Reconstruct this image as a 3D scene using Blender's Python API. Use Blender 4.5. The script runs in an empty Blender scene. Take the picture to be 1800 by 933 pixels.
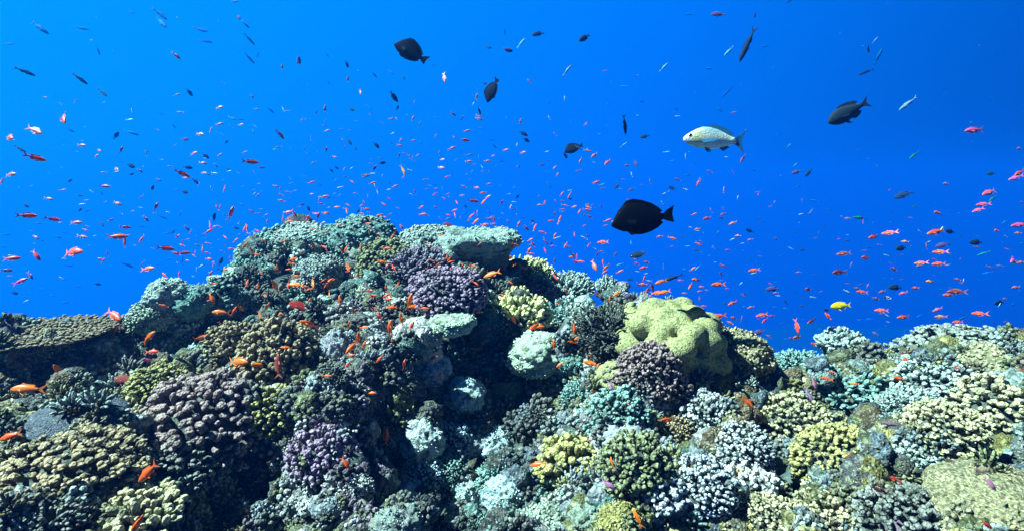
import bpy, math, random
import numpy as np
from mathutils import Vector, Matrix, Quaternion
from mathutils.bvhtree import BVHTree

# ---------------------------------------------------------------- camera, light, exposure
scene = bpy.context.scene
COL = scene.collection
R = math.radians
FPX = 1000.0                      # focal length in photograph pixels (1800 px wide)
PITCH = R(8.0)
cam_data = bpy.data.cameras.new('camera')
cam_data.lens = 20.0; cam_data.sensor_width = 36.0; cam_data.clip_start = 0.05; cam_data.clip_end = 500
cam = bpy.data.objects.new('camera', cam_data); COL.objects.link(cam)
cam.rotation_euler = (math.pi/2 - PITCH, 0, 0)
scene.camera = cam

SUN_DIR = Vector((-0.62, -0.03, 0.76)).normalized()
sun_data = bpy.data.lights.new('sun', 'SUN'); sun_data.energy = 5.0; sun_data.angle = R(0.6)
sun_data.color = (0.94, 1.0, 0.93)
sun = bpy.data.objects.new('sun', sun_data); COL.objects.link(sun)
sun.rotation_euler = SUN_DIR.to_track_quat('Z', 'Y').to_euler()

WORLD_STRENGTH = 0.29
world = bpy.data.worlds.new('World'); scene.world = world; world.use_nodes = True
wt = world.node_tree; wt.nodes.clear()
wo = wt.nodes.new('ShaderNodeOutputWorld'); wb = wt.nodes.new('ShaderNodeBackground')
tc = wt.nodes.new('ShaderNodeTexCoord')
# open water: the glow is centred up towards the sun and falls to deep blue away from it
vd = wt.nodes.new('ShaderNodeVectorMath'); vd.operation = 'DOT_PRODUCT'
g = Vector((-0.74, 0.30, 0.62)).normalized(); vd.inputs[1].default_value = g
nrm = wt.nodes.new('ShaderNodeVectorMath'); nrm.operation = 'NORMALIZE'
cr = wt.nodes.new('ShaderNodeValToRGB')
mr = wt.nodes.new('ShaderNodeMapRange'); mr.inputs[1].default_value = -1.0; mr.inputs[2].default_value = 1.0
wt.links.new(tc.outputs['Generated'], nrm.inputs[0]); wt.links.new(nrm.outputs[0], vd.inputs[0])
wt.links.new(vd.outputs['Value'], mr.inputs[0]); wt.links.new(mr.outputs[0], cr.inputs[0])
WATER = [(0.0, (0.0, 0.004, 0.04)), (0.30, (0.0, 0.02, 0.20)), (0.42, (0.0, 0.095, 0.55)), (0.52, (0.0, 0.155, 0.80)), (0.62, (0.0, 0.20, 1.0)),
         (0.76, (0.0, 0.26, 1.10)), (0.88, (0.0, 0.33, 1.18)), (1.0, (0.0, 0.44, 1.2))]
el = cr.color_ramp.elements
while len(el) > 1: el.remove(el[-1])
el[0].position = WATER[0][0]; el[0].color = (*WATER[0][1], 1)
for p, c in WATER[1:]:
    e = el.new(p); e.color = (*c, 1)
sxyz = wt.nodes.new('ShaderNodeSeparateXYZ'); wt.links.new(nrm.outputs[0], sxyz.inputs[0])
def wmap(sock, a, b, x, y):
    m = wt.nodes.new('ShaderNodeMapRange'); m.interpolation_type = 'SMOOTHSTEP'
    for i, q in enumerate((a, b, x, y)): m.inputs[i+1].default_value = q
    wt.links.new(sock, m.inputs[0]); return m.outputs[0]
def wmul(a, b):
    m = wt.nodes.new('ShaderNodeMath'); m.operation = 'MULTIPLY'
    for i, q in enumerate((a, b)):
        if isinstance(q, float): m.inputs[i].default_value = q
        else: wt.links.new(q, m.inputs[i])
    return m.outputs[0]
# world light dimmed overhead and behind, out of view, to deepen the reef's shadows
f1 = wmap(sxyz.outputs['Z'], 0.32, 0.70, 1.0, 0.14); f2 = wmap(sxyz.outputs['Y'], -0.2, 0.5, 0.08, 1.0)
wt.links.new(wmul(wmul(f1, f2), WORLD_STRENGTH), wb.inputs['Strength'])
zc = wt.nodes.new('ShaderNodeMix'); zc.data_type = 'RGBA'; wt.links.new(wmap(sxyz.outputs['Z'], 0.34, 0.7, 0.0, 1.0), zc.inputs[0])
wt.links.new(cr.outputs[0], zc.inputs[6]); zc.inputs[7].default_value = (0.02, 0.55, 0.75, 1)
wt.links.new(zc.outputs[2], wb.inputs['Color']); wt.links.new(wb.outputs[0], wo.inputs['Surface'])

vs = scene.view_settings
vs.view_transform = 'Standard'; vs.look = 'None'; vs.exposure = 1.7; vs.gamma = 1.0; vs.use_curve_mapping = False
scene.cycles.use_denoising = True
scene.cycles.max_bounces = 4; scene.cycles.diffuse_bounces = 1; scene.cycles.glossy_bounces = 1
scene.cycles.volume_bounces = 1; scene.cycles.transparent_max_bounces = 4
scene.cycles.sample_clamp_indirect = 4.0
scene.cycles.caustics_reflective = False; scene.cycles.caustics_refractive = False

HAZE_DENSITY = 0.062
HAZE_COLOR = (0.001, 0.036, 0.152)

# ---------------------------------------------------------------- helpers
CF = Vector((0, math.cos(PITCH), -math.sin(PITCH))); CU = Vector((0, math.sin(PITCH), math.cos(PITCH))); CR = Vector((1, 0, 0))
def ray(px, py): return CF + CR*((px-900)/FPX) - CU*((py-466.5)/FPX)
def at(px, py, d): return ray(px, py)*d
def project(p):
    p = Vector(p); d = p.dot(CF)
    return 900 + FPX*p.dot(CR)/d, 466.5 - FPX*p.dot(CU)/d, d

def noise3(P, seed=0):
    P = np.asarray(P, float); i = np.floor(P).astype(np.int64); f = P - i; u = f*f*(3-2*f)
    def h(a, b, c):
        n = (a*374761393 + b*668265263 + c*2147483647 + seed*144665) & 0xffffffff
        n = ((n ^ (n >> 13))*1274126177) & 0xffffffff
        n = ((n ^ (n >> 16))*2246822519) & 0xffffffff
        return ((n ^ (n >> 15)) & 0xffffff)/float(0xffffff)
    x, y, z = i[..., 0], i[..., 1], i[..., 2]; ux, uy, uz = u[..., 0], u[..., 1], u[..., 2]
    def L(a, b, t): return a + (b-a)*t
    r = L(L(L(h(x,y,z), h(x+1,y,z), ux), L(h(x,y+1,z), h(x+1,y+1,z), ux), uy),
          L(L(h(x,y,z+1), h(x+1,y,z+1), ux), L(h(x,y+1,z+1), h(x+1,y+1,z+1), ux), uy), uz)
    return r*2-1
def fbm(P, oct=4, seed=0, gain=0.5):
    P = np.asarray(P, float); s = 0; a = 1; t = 0
    for k in range(oct):
        s = s + a*noise3(P*(2.03**k) + 17.3*k, seed+k); t += a; a *= gain
    return s/t
def worley(P, seed=0):
    P = np.asarray(P, float); i = np.floor(P).astype(np.int64); best = np.full(P.shape[:-1], 9.0)
    for dx in (-1, 0, 1):
        for dy in (-1, 0, 1):
            for dz in (-1, 0, 1):
                c = i + np.array([dx, dy, dz])
                n = (c[..., 0]*73856093 ^ c[..., 1]*19349663 ^ c[..., 2]*83492791 ^ (seed*7919)) & 0xffffffff
                n = ((n ^ (n >> 13))*1274126177) & 0xffffffff
                q = np.stack([(n & 1023)/1023., ((n >> 10) & 1023)/1023., ((n >> 20) & 1023)/1023.], -1)
                best = np.minimum(best, np.linalg.norm(c + q - P, axis=-1))
    return best

def mesh_from(name, V, F, mats=(), tip=None, smooth=True, matidx=None):
    me = bpy.data.meshes.new(name)
    V = np.asarray(V, dtype=np.float32)
    if isinstance(F, np.ndarray):
        n, k = F.shape
        me.vertices.add(len(V)); me.vertices.foreach_set('co', V.ravel())
        me.loops.add(n*k); me.loops.foreach_set('vertex_index', F.astype(np.int32).ravel())
        me.polygons.add(n); me.polygons.foreach_set('loop_start', np.arange(0, n*k, k, dtype=np.int32))
        me.polygons.foreach_set('loop_total', np.full(n, k, dtype=np.int32))
        me.update(calc_edges=True)
    else:
        me.from_pydata([tuple(map(float, v)) for v in V], [], [tuple(int(i) for i in f) for f in F]); me.update()
    if smooth: me.polygons.foreach_set('use_smooth', np.ones(len(me.polygons), dtype=bool))
    for m in mats: me.materials.append(m)
    if tip is not None:
        a = me.attributes.new('tip', 'FLOAT', 'POINT'); a.data.foreach_set('value', np.asarray(tip, dtype=np.float32))
    if matidx is not None: me.polygons.foreach_set('material_index', np.asarray(matidx, dtype=np.int32))
    me.update()
    return me
def link(name, data, parent=None):
    o = bpy.data.objects.new(name, data); COL.objects.link(o)
    if parent is not None: o.parent = parent
    return o

# ---------------------------------------------------------------- materials
def N(nt, t, **kw):
    n = nt.nodes.new(t)
    for k, v in kw.items(): setattr(n, k, v)
    return n
def new_mat(name):
    m = bpy.data.materials.new(name); m.use_nodes = True; nt = m.node_tree; b = nt.nodes['Principled BSDF']
    return m, nt, b
def mixc(nt, fac, a, b, mode='MIX'):
    m = N(nt, 'ShaderNodeMix', data_type='RGBA', blend_type=mode)
    for s, v in ((0, fac), (6, a), (7, b)):
        if isinstance(v, bpy.types.NodeSocket): nt.links.new(v, m.inputs[s])
        elif isinstance(v, (int, float)): m.inputs[s].default_value = v
        else: m.inputs[s].default_value = (*v, 1)
    return m.outputs[2]
def ramp(nt, v, a, b, x=0.0, y=1.0):
    r = N(nt, 'ShaderNodeMapRange'); r.clamp = True
    for i, q in enumerate((a, b, x, y)): r.inputs[i+1].default_value = q
    nt.links.new(v, r.inputs[0]); return r.outputs[0]
def noise(nt, vec, scale, detail=3, rough=0.6):
    n = N(nt, 'ShaderNodeTexNoise'); n.inputs['Scale'].default_value = scale; n.inputs['Detail'].default_value = detail
    n.inputs['Roughness'].default_value = rough; nt.links.new(vec, n.inputs['Vector']); return n.outputs['Fac']
def voro(nt, vec, scale, feature='F1'):
    n = N(nt, 'ShaderNodeTexVoronoi', feature=feature); n.inputs['Scale'].default_value = scale
    nt.links.new(vec, n.inputs['Vector']); return n.outputs['Distance']
def bump(nt, b, h, strength, dist, prev=None):
    n = N(nt, 'ShaderNodeBump'); n.inputs['Strength'].default_value = strength; n.inputs['Distance'].default_value = dist
    nt.links.new(h, n.inputs['Height'])
    if prev: nt.links.new(prev, n.inputs['Normal'])
    nt.links.new(n.outputs[0], b.inputs['Normal']); return n.outputs[0]

def coral_mat(name, tip_gain=2.95, tip_white=0.15, patch=0.8, pol=120, bump_s=0.8):
    m, nt, b = new_mat(name)
    pos = N(nt, 'ShaderNodeNewGeometry').outputs['Position']
    oi = N(nt, 'ShaderNodeObjectInfo').outputs['Color']
    tip = N(nt, 'ShaderNodeAttribute', attribute_name='tip').outputs['Fac']
    pale = mixc(nt, 1.0, oi, (tip_gain,)*3, 'MULTIPLY')
    pale = mixc(nt, tip_white, pale, (0.62, 0.66, 0.60))
    c = mixc(nt, ramp(nt, tip, 0.45, 1.0), oi, pale)
    n1 = noise(nt, pos, 14, 4)
    dirty = mixc(nt, 0.7, oi, (0.07, 0.09, 0.06))
    c = mixc(nt, ramp(nt, n1, 0.54, 0.66, 0, patch), c, dirty)
    n2 = noise(nt, pos, 90, 3)
    c = mixc(nt, ramp(nt, n2, 0.48, 0.62, 0.0, 0.8), c, mixc(nt, 1.0, c, (0.25, 0.28, 0.26), 'MULTIPLY'))
    n4 = noise(nt, pos, 170, 2); c = mixc(nt, ramp(nt, n4, 0.60, 0.70, 0.0, 0.45), c, (0.55, 0.60, 0.55))
    nt.links.new(c, b.inputs['Base Color'])
    b.inputs['Roughness'].default_value = 0.75; b.inputs['Specular IOR Level'].default_value = 0.25
    v = voro(nt, pos, pol)
    bn = bump(nt, b, v, bump_s, 0.008)
    bump(nt, b, n2, 0.5, 0.01, bn)
    return m
M_CORAL = coral_mat('coral_tissue')
M_SOFT = coral_mat('lobed_tissue', 1.0, 0.0, 0.6, 200, 0.5)
M_BUSH = coral_mat('bush_tissue', 1.6, 0.2, 0.2)

def rock_mat(name, use_obj=True):
    m, nt, b = new_mat(name)
    pos = N(nt, 'ShaderNodeNewGeometry').outputs['Position']
    if use_obj: base = N(nt, 'ShaderNodeObjectInfo').outputs['Color']
    else:
        base = mixc(nt, ramp(nt, noise(nt, pos, 3.1, 3), 0.42, 0.58), (0.09, 0.13, 0.12), (0.04, 0.055, 0.045))
        base = mixc(nt, ramp(nt, noise(nt, pos, 6.3, 3), 0.55, 0.64, 0, 0.8), base, (0.12, 0.07, 0.13))
        base = mixc(nt, ramp(nt, noise(nt, pos, 4.7, 3), 0.56, 0.66, 0, 0.8), base, (0.13, 0.12, 0.05))
    n1 = noise(nt, pos, 28, 6, 0.7); n2 = noise(nt, pos, 9, 5, 0.65); n3 = noise(nt, pos, 120, 3, 0.7)
    c = mixc(nt, ramp(nt, n1, 0.5, 0.62, 0, 0.75), base, (0.05, 0.065, 0.05))
    c = mixc(nt, ramp(nt, n2, 0.58, 0.68, 0, 0.6), c, (0.20, 0.22, 0.08))
    c = mixc(nt, ramp(nt, n3, 0.56, 0.7, 0, 0.5), c, (0.42, 0.46, 0.44))
    c = mixc(nt, ramp(nt, n2, 0.40, 0.32, 0, 0.6), c, (0.25, 0.14, 0.22))
    nt.links.new(c, b.inputs['Base Color'])
    b.inputs['Roughness'].default_value = 0.85; b.inputs['Specular IOR Level'].default_value = 0.2
    bn = bump(nt, b, n1, 0.9, 0.02); bn = bump(nt, b, voro(nt, pos, 55), 0.6, 0.012, bn); bump(nt, b, n3, 0.7, 0.006, bn)
    return m
M_ROCK = rock_mat('encrusted_rock', True)
M_REEF = rock_mat('reef_rock', False)
def sand_mat():
    m, nt, b = new_mat('deep_sand'); pos = N(nt, 'ShaderNodeNewGeometry').outputs['Position']
    c = mixc(nt, ramp(nt, noise(nt, pos, 0.5, 5), 0.3, 0.7), (0.07, 0.07, 0.06), (0.03, 0.03, 0.03))
    nt.links.new(c, b.inputs['Base Color']); b.inputs['Roughness'].default_value = 0.9
    bump(nt, b, noise(nt, pos, 6, 4), 0.5, 0.05); return m
M_SAND = sand_mat()
def brain_mat():
    m, nt, b = new_mat('grooved_tissue'); pos = N(nt, 'ShaderNodeNewGeometry').outputs['Position']
    oi = N(nt, 'ShaderNodeObjectInfo').outputs['Color']
    w = N(nt, 'ShaderNodeTexWave'); w.inputs['Scale'].default_value = 55; w.inputs['Distortion'].default_value = 7
    w.inputs['Detail'].default_value = 2; w.inputs['Detail Scale'].default_value = 1.6; nt.links.new(pos, w.inputs['Vector'])
    c = mixc(nt, ramp(nt, w.outputs['Fac'], 0.1, 0.7), mixc(nt, 1.0, oi, (0.5, 0.5, 0.42), 'MULTIPLY'), oi)
    c = mixc(nt, ramp(nt, noise(nt, pos, 11, 4), 0.5, 0.7, 0, 0.5), c, (0.16, 0.17, 0.10))
    nt.links.new(c, b.inputs['Base Color']); b.inputs['Roughness'].default_value = 0.8
    bn = bump(nt, b, w.outputs['Fac'], 0.7, 0.006); bump(nt, b, noise(nt, pos, 60, 3), 0.5, 0.006, bn); return m
M_BRAIN = brain_mat()

# ---------------------------------------------------------------- the reef body
# control points: direction in the photograph and distance, i.e. points of the reef surface in the water
CTRL = [
 (-300,640,2.3),(-300,760,1.8),(-300,933,1.3),(-200,590,3.0),(0,590,2.9),(90,585,2.8),(190,600,2.7),(0,640,2.3),(120,650,2.3),(0,720,1.95),(150,740,1.9),(0,820,1.6),(200,830,1.65),(0,933,1.3),(200,933,1.35),
 (250,565,3.0),(300,525,3.15),(360,515,3.2),(290,600,2.7),(300,660,2.35),(330,730,2.0),(350,820,1.85),(390,933,1.65),
 (405,515,3.4),(440,500,3.6),(500,430,3.9),(600,425,3.8),(700,428,3.75),(780,428,3.65),(850,440,3.65),(860,500,3.2),(810,495,3.1),
 (480,530,3.1),(600,470,3.3),(700,470,3.2),(560,560,2.65),(660,550,2.7),(760,530,2.8),(470,620,2.4),(600,620,2.3),(690,620,2.35),(790,600,2.5),
 (450,720,2.05),(560,760,1.95),(640,720,1.95),(560,860,1.75),(640,850,1.68),(520,933,1.6),(640,933,1.7),
 (720,700,2.4),(810,690,2.6),(880,700,2.68),(760,800,2.2),(850,800,2.4),(750,933,1.9),(850,933,2.0),(900,870,2.0),
 (930,505,3.4),(1000,520,3.45),(1060,535,3.4),(920,560,2.95),(1000,570,2.95),(1070,600,2.7),(940,620,2.6),(1020,660,2.5),(940,740,2.3),
 (1100,575,2.75),(1180,580,2.75),(1240,595,2.7),(1150,640,2.35),(1230,660,2.3),(1100,720,2.1),(1050,780,1.95),(1200,760,1.95),(1000,860,1.75),(1100,860,1.65),(970,933,1.5),(1100,933,1.45),
 (1290,630,2.7),(1345,665,2.7),(1300,720,2.3),(1380,700,2.4),(1280,820,1.8),(1250,933,1.5),
 (1400,668,3.2),(1480,655,3.2),(1560,658,3.2),(1640,645,3.2),(1750,638,3.1),(1900,630,3.0),(1450,680,2.6),(1560,680,2.6),(1680,650,2.6),(1800,650,2.5),
 (1450,770,2.05),(1600,760,2.1),(1750,760,2.0),(1430,870,1.65),(1600,870,1.65),(1780,840,1.7),(1420,933,1.45),(1600,933,1.4),(1800,933,1.35),(2000,760,2.0),(2000,900,1.4),
]
pts = [at(*c) for c in CTRL]
C3 = np.array([[p.x, p.y, p.z] for p in pts])
extra = []
# far side of the crest: the reef drops away into deep water
for x in np.arange(-7, 7.1, 1.0):
    yc = 4.6 if -2.5 < x < 0.3 else 4.3
    extra += [(x, yc+0.6, -1.6), (x, yc+1.8, -3.4), (x, yc+3.5, -6.0)]
for x in (-5, -4, -3, -2.4, -1.9): extra += [(x, 3.75, -1.75)]
for x in (1.4, 2.0, 2.6, 3.2, 4, 5): extra += [(x, 3.95, -1.95)]
extra += [(-1.2, 4.55, -1.1), (-0.6, 4.6, -1.1), (0.0, 4.5, -1.2), (0.6, 4.3, -1.5)]
for x in np.arange(-6, 6.1, 1.0):
    extra += [(x, 0.7, -1.55 - 0.03*abs(x)), (x, -0.4, -2.1), (x, -1.6, -3.0)]
for y in (1.5, 2.5, 3.5): extra += [(-5.5, y, -1.5), (5.5, y, -1.5), (-7, y, -2.4), (7, y, -2.4)]
C3 = np.vstack([C3, np.array(extra)])
def tps_fit(C, lam=0.002):
    X = C[:, :2]; d = np.linalg.norm(X[:, None]-X[None], axis=-1)
    K = np.where(d > 0, d*d*np.log(d+1e-12), 0); n = len(C)
    P = np.hstack([np.ones((n, 1)), X]); A = np.zeros((n+3, n+3)); A[:n, :n] = K + lam*np.eye(n); A[:n, n:] = P; A[n:, :n] = P.T
    return np.linalg.solve(A, np.concatenate([C[:, 2], np.zeros(3)]))
TPS = tps_fit(C3)
def reef_height(X):
    out = np.empty(len(X)); n = len(C3)
    for s in range(0, len(X), 4000):
        q = X[s:s+4000]; d = np.linalg.norm(q[:, None]-C3[None, :, :2], axis=-1)
        K = np.where(d > 0, d*d*np.log(d+1e-12), 0)
        out[s:s+4000] = K @ TPS[:n] + TPS[n] + q @ TPS[n+1:]
    return out
def build_reef():
    xs = np.arange(-5.5, 5.51, 0.022); ys = np.arange(-1.5, 7.5, 0.022)
    # the height field is solved coarse and refined, the relief is added along the normal
    xc = np.arange(-5.6, 5.7, 0.08); yc = np.arange(-1.6, 7.7, 0.08)
    GX, GY = np.meshgrid(xc, yc); Z = reef_height(np.stack([GX.ravel(), GY.ravel()], -1)).reshape(GX.shape)
    def bil(x, y):
        fx = (x-xc[0])/0.08; fy = (y-yc[0])/0.08; ix = np.clip(fx.astype(int), 0, len(xc)-2); iy = np.clip(fy.astype(int), 0, len(yc)-2)
        tx, ty = fx-ix, fy-iy
        return (Z[iy, ix]*(1-tx)*(1-ty)+Z[iy, ix+1]*tx*(1-ty)+Z[iy+1, ix]*(1-tx)*ty+Z[iy+1, ix+1]*tx*ty)
    X, Y = np.meshgrid(xs, ys); x, y = X.ravel(), Y.ravel(); z = bil(x, y)
    for qx, qy, qd, rad, dep in ((1515, 705, 2.5, .16, .28), (1745, 740, 2.15, .17, .25), (1395, 838, 1.85, .11, .2), (1285, 735, 2.2, .1, .15), (945, 670, 2.45, .12, .2), (120, 650, 2.35, .25, .2),
                             (470, 850, 1.75, .13, .25), (415, 760, 1.95, .1, .15), (300, 590, 2.75, .16, .2), (600, 505, 3.1, .14, .2), (1350, 760, 2.1, .1, .15), (1090, 690, 2.2, .07, .12), (700, 800, 2.1, .09, .15)):
        c = at(qx, qy, qd); z = z - dep*np.exp(-((x-c.x)**2+(y-c.y)**2)/rad**2)
    e = 0.04; nx = -(bil(x+e, y)-bil(x-e, y))/(2*e); ny = -(bil(x, y+e)-bil(x, y-e))/(2*e); nz = np.ones_like(nx)
    Nn = np.stack([nx, ny, nz], -1); Nn /= np.linalg.norm(Nn, axis=1)[:, None]
    P = np.stack([x, y, z], -1)
    w = 0.5 - worley(P*4.2, 3); w2 = 0.5 - worley(P*10.5, 5)
    disp = 0.25*w + 0.10*w2 + 0.10*fbm(P*3.0, 4, 1) + 0.04*(0.5-worley(P*24, 8)) + 0.03*fbm(P*22, 3, 9)
    P = P + Nn*disp[:, None]
    P[:, 2] += 0.0
    jit = np.stack([fbm(P*7, 2, 31), fbm(P*7, 2, 57), np.zeros(len(P))], -1)*0.035
    P = P + jit
    ny_, nx_ = X.shape; idx = np.arange(ny_*nx_).reshape(ny_, nx_)
    F = np.stack([idx[:-1, :-1].ravel(), idx[:-1, 1:].ravel(), idx[1:, 1:].ravel(), idx[1:, :-1].ravel()], -1)
    me = mesh_from('reef_ground', P, F, [M_REEF])
    o = link('reef_ground', me); o['kind'] = 'structure'
    return o, P, F
reef, RP, RF = build_reef()
BVH = BVHTree.FromPolygons([Vector(v) for v in RP.tolist()], RF.tolist())
def hit(px, py):
    loc, nor, i, d = BVH.ray_cast(Vector((0, 0, 0)), ray(px, py).normalized())
    return loc, nor

# sea floor far below, one sheet out into the blue
def sea_floor():
    n = 90; t = np.linspace(-1, 1, n); s = np.sign(t)*np.abs(t)**1.6*110
    X, Y = np.meshgrid(s, s+20); P = np.stack([X.ravel(), Y.ravel(), np.zeros(n*n)], -1)
    P[:, 2] = -30 + 1.2*fbm(P*0.07, 3, 2) - 0.02*np.abs(P[:, 1])
    idx = np.arange(n*n).reshape(n, n); F = np.stack([idx[:-1, :-1].ravel(), idx[:-1, 1:].ravel(), idx[1:, 1:].ravel(), idx[1:, :-1].ravel()], -1)
    o = link('sea_floor', mesh_from('sea_floor', P, F, [M_SAND])); o['kind'] = 'structure'
sea_floor()

def haze():
    x0, x1, y0, y1, z0, z1 = -125, 125, -100, 145, -36.0, 4.7
    V = [(x, y, z) for x in (x0, x1) for y in (y0, y1) for z in (z0, z1)]
    F = [(0,1,3,2),(4,6,7,5),(0,4,5,1),(2,3,7,6),(0,2,6,4),(1,5,7,3)]
    me = mesh_from('haze', V, F, smooth=False)
    m = bpy.data.materials.new('sea_water_haze'); m.use_nodes = True; nt = m.node_tree; nt.nodes.clear()
    out = N(nt, 'ShaderNodeOutputMaterial'); v = N(nt, 'ShaderNodeVolumePrincipled')
    v.inputs['Color'].default_value = (*HAZE_COLOR, 1); v.inputs['Density'].default_value = HAZE_DENSITY
    v.inputs['Anisotropy'].default_value = 0.3
    v.inputs['Absorption Color'].default_value = (0.10, 0.68, 0.93, 1)
    nt.links.new(v.outputs[0], out.inputs['Volume']); me.materials.append(m)
    o = link('haze', me); o['kind'] = 'stuff'; o['label'] = 'clear blue sea water that fades distant fish and coral'
haze()

# ---------------------------------------------------------------- coral shapes (unit colonies about 1 wide, later scaled)
def frame(d):
    d = d/np.linalg.norm(d); a = np.array([0, 0, 1.0]) if abs(d[2]) < 0.9 else np.array([1.0, 0, 0])
    u = np.cross(d, a); u /= np.linalg.norm(u); return u, np.cross(d, u), d
class MeshBag:
    def __init__(s): s.V = []; s.F = []; s.T = []; s.n = 0
    def add(s, V, F, T): s.V.append(V); s.F += [tuple(i+s.n for i in f) for f in F]; s.T.append(T); s.n += len(V)
    def get(s): return np.vstack(s.V), s.F, np.concatenate(s.T)
def finger(bag, rng, p, d, L, r, k=7, fat=1.0, bend=0.25, t0=0.0, rings=None, flat=1.0, rough=0.2):
    """a blunt tapering branch with a rounded, slightly swollen tip"""
    u, v, d = frame(d); bd = (u*rng.normal()+v*rng.normal())*bend
    prof = rings or ((0, 0.85), (0.35, 0.92), (0.65, 1.0*fat), (0.86, 0.88*fat), (0.96, 0.55*fat))
    V = []; T = []
    ph = rng.uniform(0, 6.28)
    for t, q in prof:
        c = p + d*L*t + bd*L*t*t*0.5
        for j in range(k):
            a = ph + 2*math.pi*j/k; rr = r*q*(1+rng.uniform(-rough, rough))
            V.append(c + (u*math.cos(a)*flat+v*math.sin(a))*rr); T.append(t0+(1-t0)*t)
    V.append(p + d*L + bd*L*0.5); T.append(1.0)
    F = []
    for i in range(len(prof)-1):
        for j in range(k): F.append((i*k+j, i*k+(j+1) % k, (i+1)*k+(j+1) % k, (i+1)*k+j))
    b = (len(prof)-1)*k
    for j in range(k): F.append((b+j, b+(j+1) % k, len(V)-1))
    bag.add(np.array(V), F, np.array(T)); return p + d*L*0.62 + bd*L*0.2, d + bd
def dome_dirs(n, rng, maxpolar=1.75, jit=0.35):
    out = []; zmin = math.cos(maxpolar)
    for i in range(n):
        z = 1-(i+0.5)/n*(1-zmin); a = i*2.399963
        th = math.acos(max(-1, min(1, z)))+rng.normal()*jit/math.sqrt(n)*1.5; a += rng.normal()*jit*1.5/math.sqrt(n)
        out.append(np.array([math.sin(th)*math.cos(a), math.sin(th)*math.sin(a), math.cos(th)]))
    return out
def colony_outline(dirs, rng, amp=0.16):
    s = rng.integers(0, 999); D = np.array(dirs); return 1+amp*fbm(D*1.6+s*0.37, 3, int(s))
def ico(sub):
    import bmesh
    bm = bmesh.new(); bmesh.ops.create_icosphere(bm, subdivisions=sub, radius=1.0)
    V = np.array([v.co[:] for v in bm.verts]); F = [tuple(v.index for v in f.verts) for f in bm.faces]; bm.free(); return V, np.array(F)
ICO = {s: ico(s) for s in (2, 3, 4, 5, 7)}
def base_dome(rng, rx, rz, sub=3):
    V, F = ICO[sub]; s = float(rng.integers(0, 99)); r = 1+0.18*fbm(V*2.2+s, 3, 4)+0.1*(0.5-worley(V*3+s, 2))
    return V*r[:, None]*np.array([rx, rx, rz]), F
def make_knob(seed, n=230, flen=0.115, frad=0.027, core=0.40, hz=0.36, fork=0.5, up=0.15, fat=1.25, polar=1.8, amp=0.3):
    """dome colony of blunt crowded knobs"""
    rng = np.random.default_rng(seed); bag = MeshBag(); dirs = dome_dirs(n, rng, polar); o = colony_outline(dirs, rng, amp)
    for d, q in zip(dirs, o):
        p = d*np.array([core, core, hz])*q*0.93; dd = d*np.array([1/core, 1/core, 1/hz]); dd /= np.linalg.norm(dd); dd = dd+np.array([0, 0, up])+rng.normal(size=3)*0.14
        L = flen*rng.uniform(0.6, 1.5); r = frad*rng.uniform(0.65, 1.3)
        e, ed = finger(bag, rng, p, dd, L, r, 7, fat, 0.15)
        if rng.random() < fork:
            u, v, _ = frame(dd)
            for _ in range(rng.integers(1, 4)):
                a = rng.uniform(0, 6.28); sd = dd/np.linalg.norm(dd)+(u*math.cos(a)+v*math.sin(a))*0.9
                finger(bag, rng, p+dd/np.linalg.norm(dd)*L*0.5, sd, L*0.62, r*0.72, 6, fat, 0.1, 0.4)
    return bag.get(), base_dome(rng, core*0.93, hz*0.93)
def make_finger(seed, n=170, flen=0.2, frad=0.022, core=0.33, hz=0.2, up=0.5, polar=1.45, amp=0.2, fork=0.7):
    """digitate / corymbose colony: upright finger branches"""
    rng = np.random.default_rng(seed); bag = MeshBag(); dirs = dome_dirs(n, rng, polar); o = colony_outline(dirs, rng, amp)
    for d, q in zip(dirs, o):
        p = d*np.array([core, core, hz])*q*0.9; dd = d+np.array([0, 0, up])+rng.normal(size=3)*0.16
        L = flen*rng.uniform(0.7, 1.25)*q; r = frad*rng.uniform(0.8, 1.25)
        finger(bag, rng, p, dd, L, r, 6, 0.95, 0.3)
        if rng.random() < fork:
            u, v, w = frame(dd)
            for _ in range(rng.integers(1, 4)):
                a = rng.uniform(0, 6.28); t = rng.uniform(0.35, 0.65)
                finger(bag, rng, p+w*L*t, w+(u*math.cos(a)+v*math.sin(a))*0.8, L*0.42, r*0.75, 5, 0.95, 0.1, 0.4)
    return bag.get(), base_dome(rng, core*0.95, hz*0.95)
def make_bush(seed, n=95, core=0.12):
    """open bushy colony of thin forked stalks"""
    rng = np.random.default_rng(seed); bag = MeshBag(); dirs = dome_dirs(n, rng, 1.7)
    for d in dirs:
        p = d*core; dd = d+rng.normal(size=3)*0.15; L = 0.34*rng.uniform(0.8, 1.15); r = 0.016
        u, v, w = frame(dd); finger(bag, rng, p, dd, L, r, 5, 0.8, 0.2)
        for _ in range(5):
            a = rng.uniform(0, 6.28); t = rng.uniform(0.4, 0.95)
            q = p+w*L*t; sd = w+(u*math.cos(a)+v*math.sin(a))*rng.uniform(0.5, 1.0); l2 = L*rng.uniform(0.25, 0.4)
            finger(bag, rng, q, sd, l2, r*0.75, 5, 0.9, 0.2, 0.4)
            a += 2; finger(bag, rng, q+sd/np.linalg.norm(sd)*l2*0.5, sd+(u*math.cos(a)+v*math.sin(a))*0.8, l2*0.6, r*0.62, 5, 0.9, 0.1, 0.6)
    return bag.get(), base_dome(rng, core*1.6, core*1.3)
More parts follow.
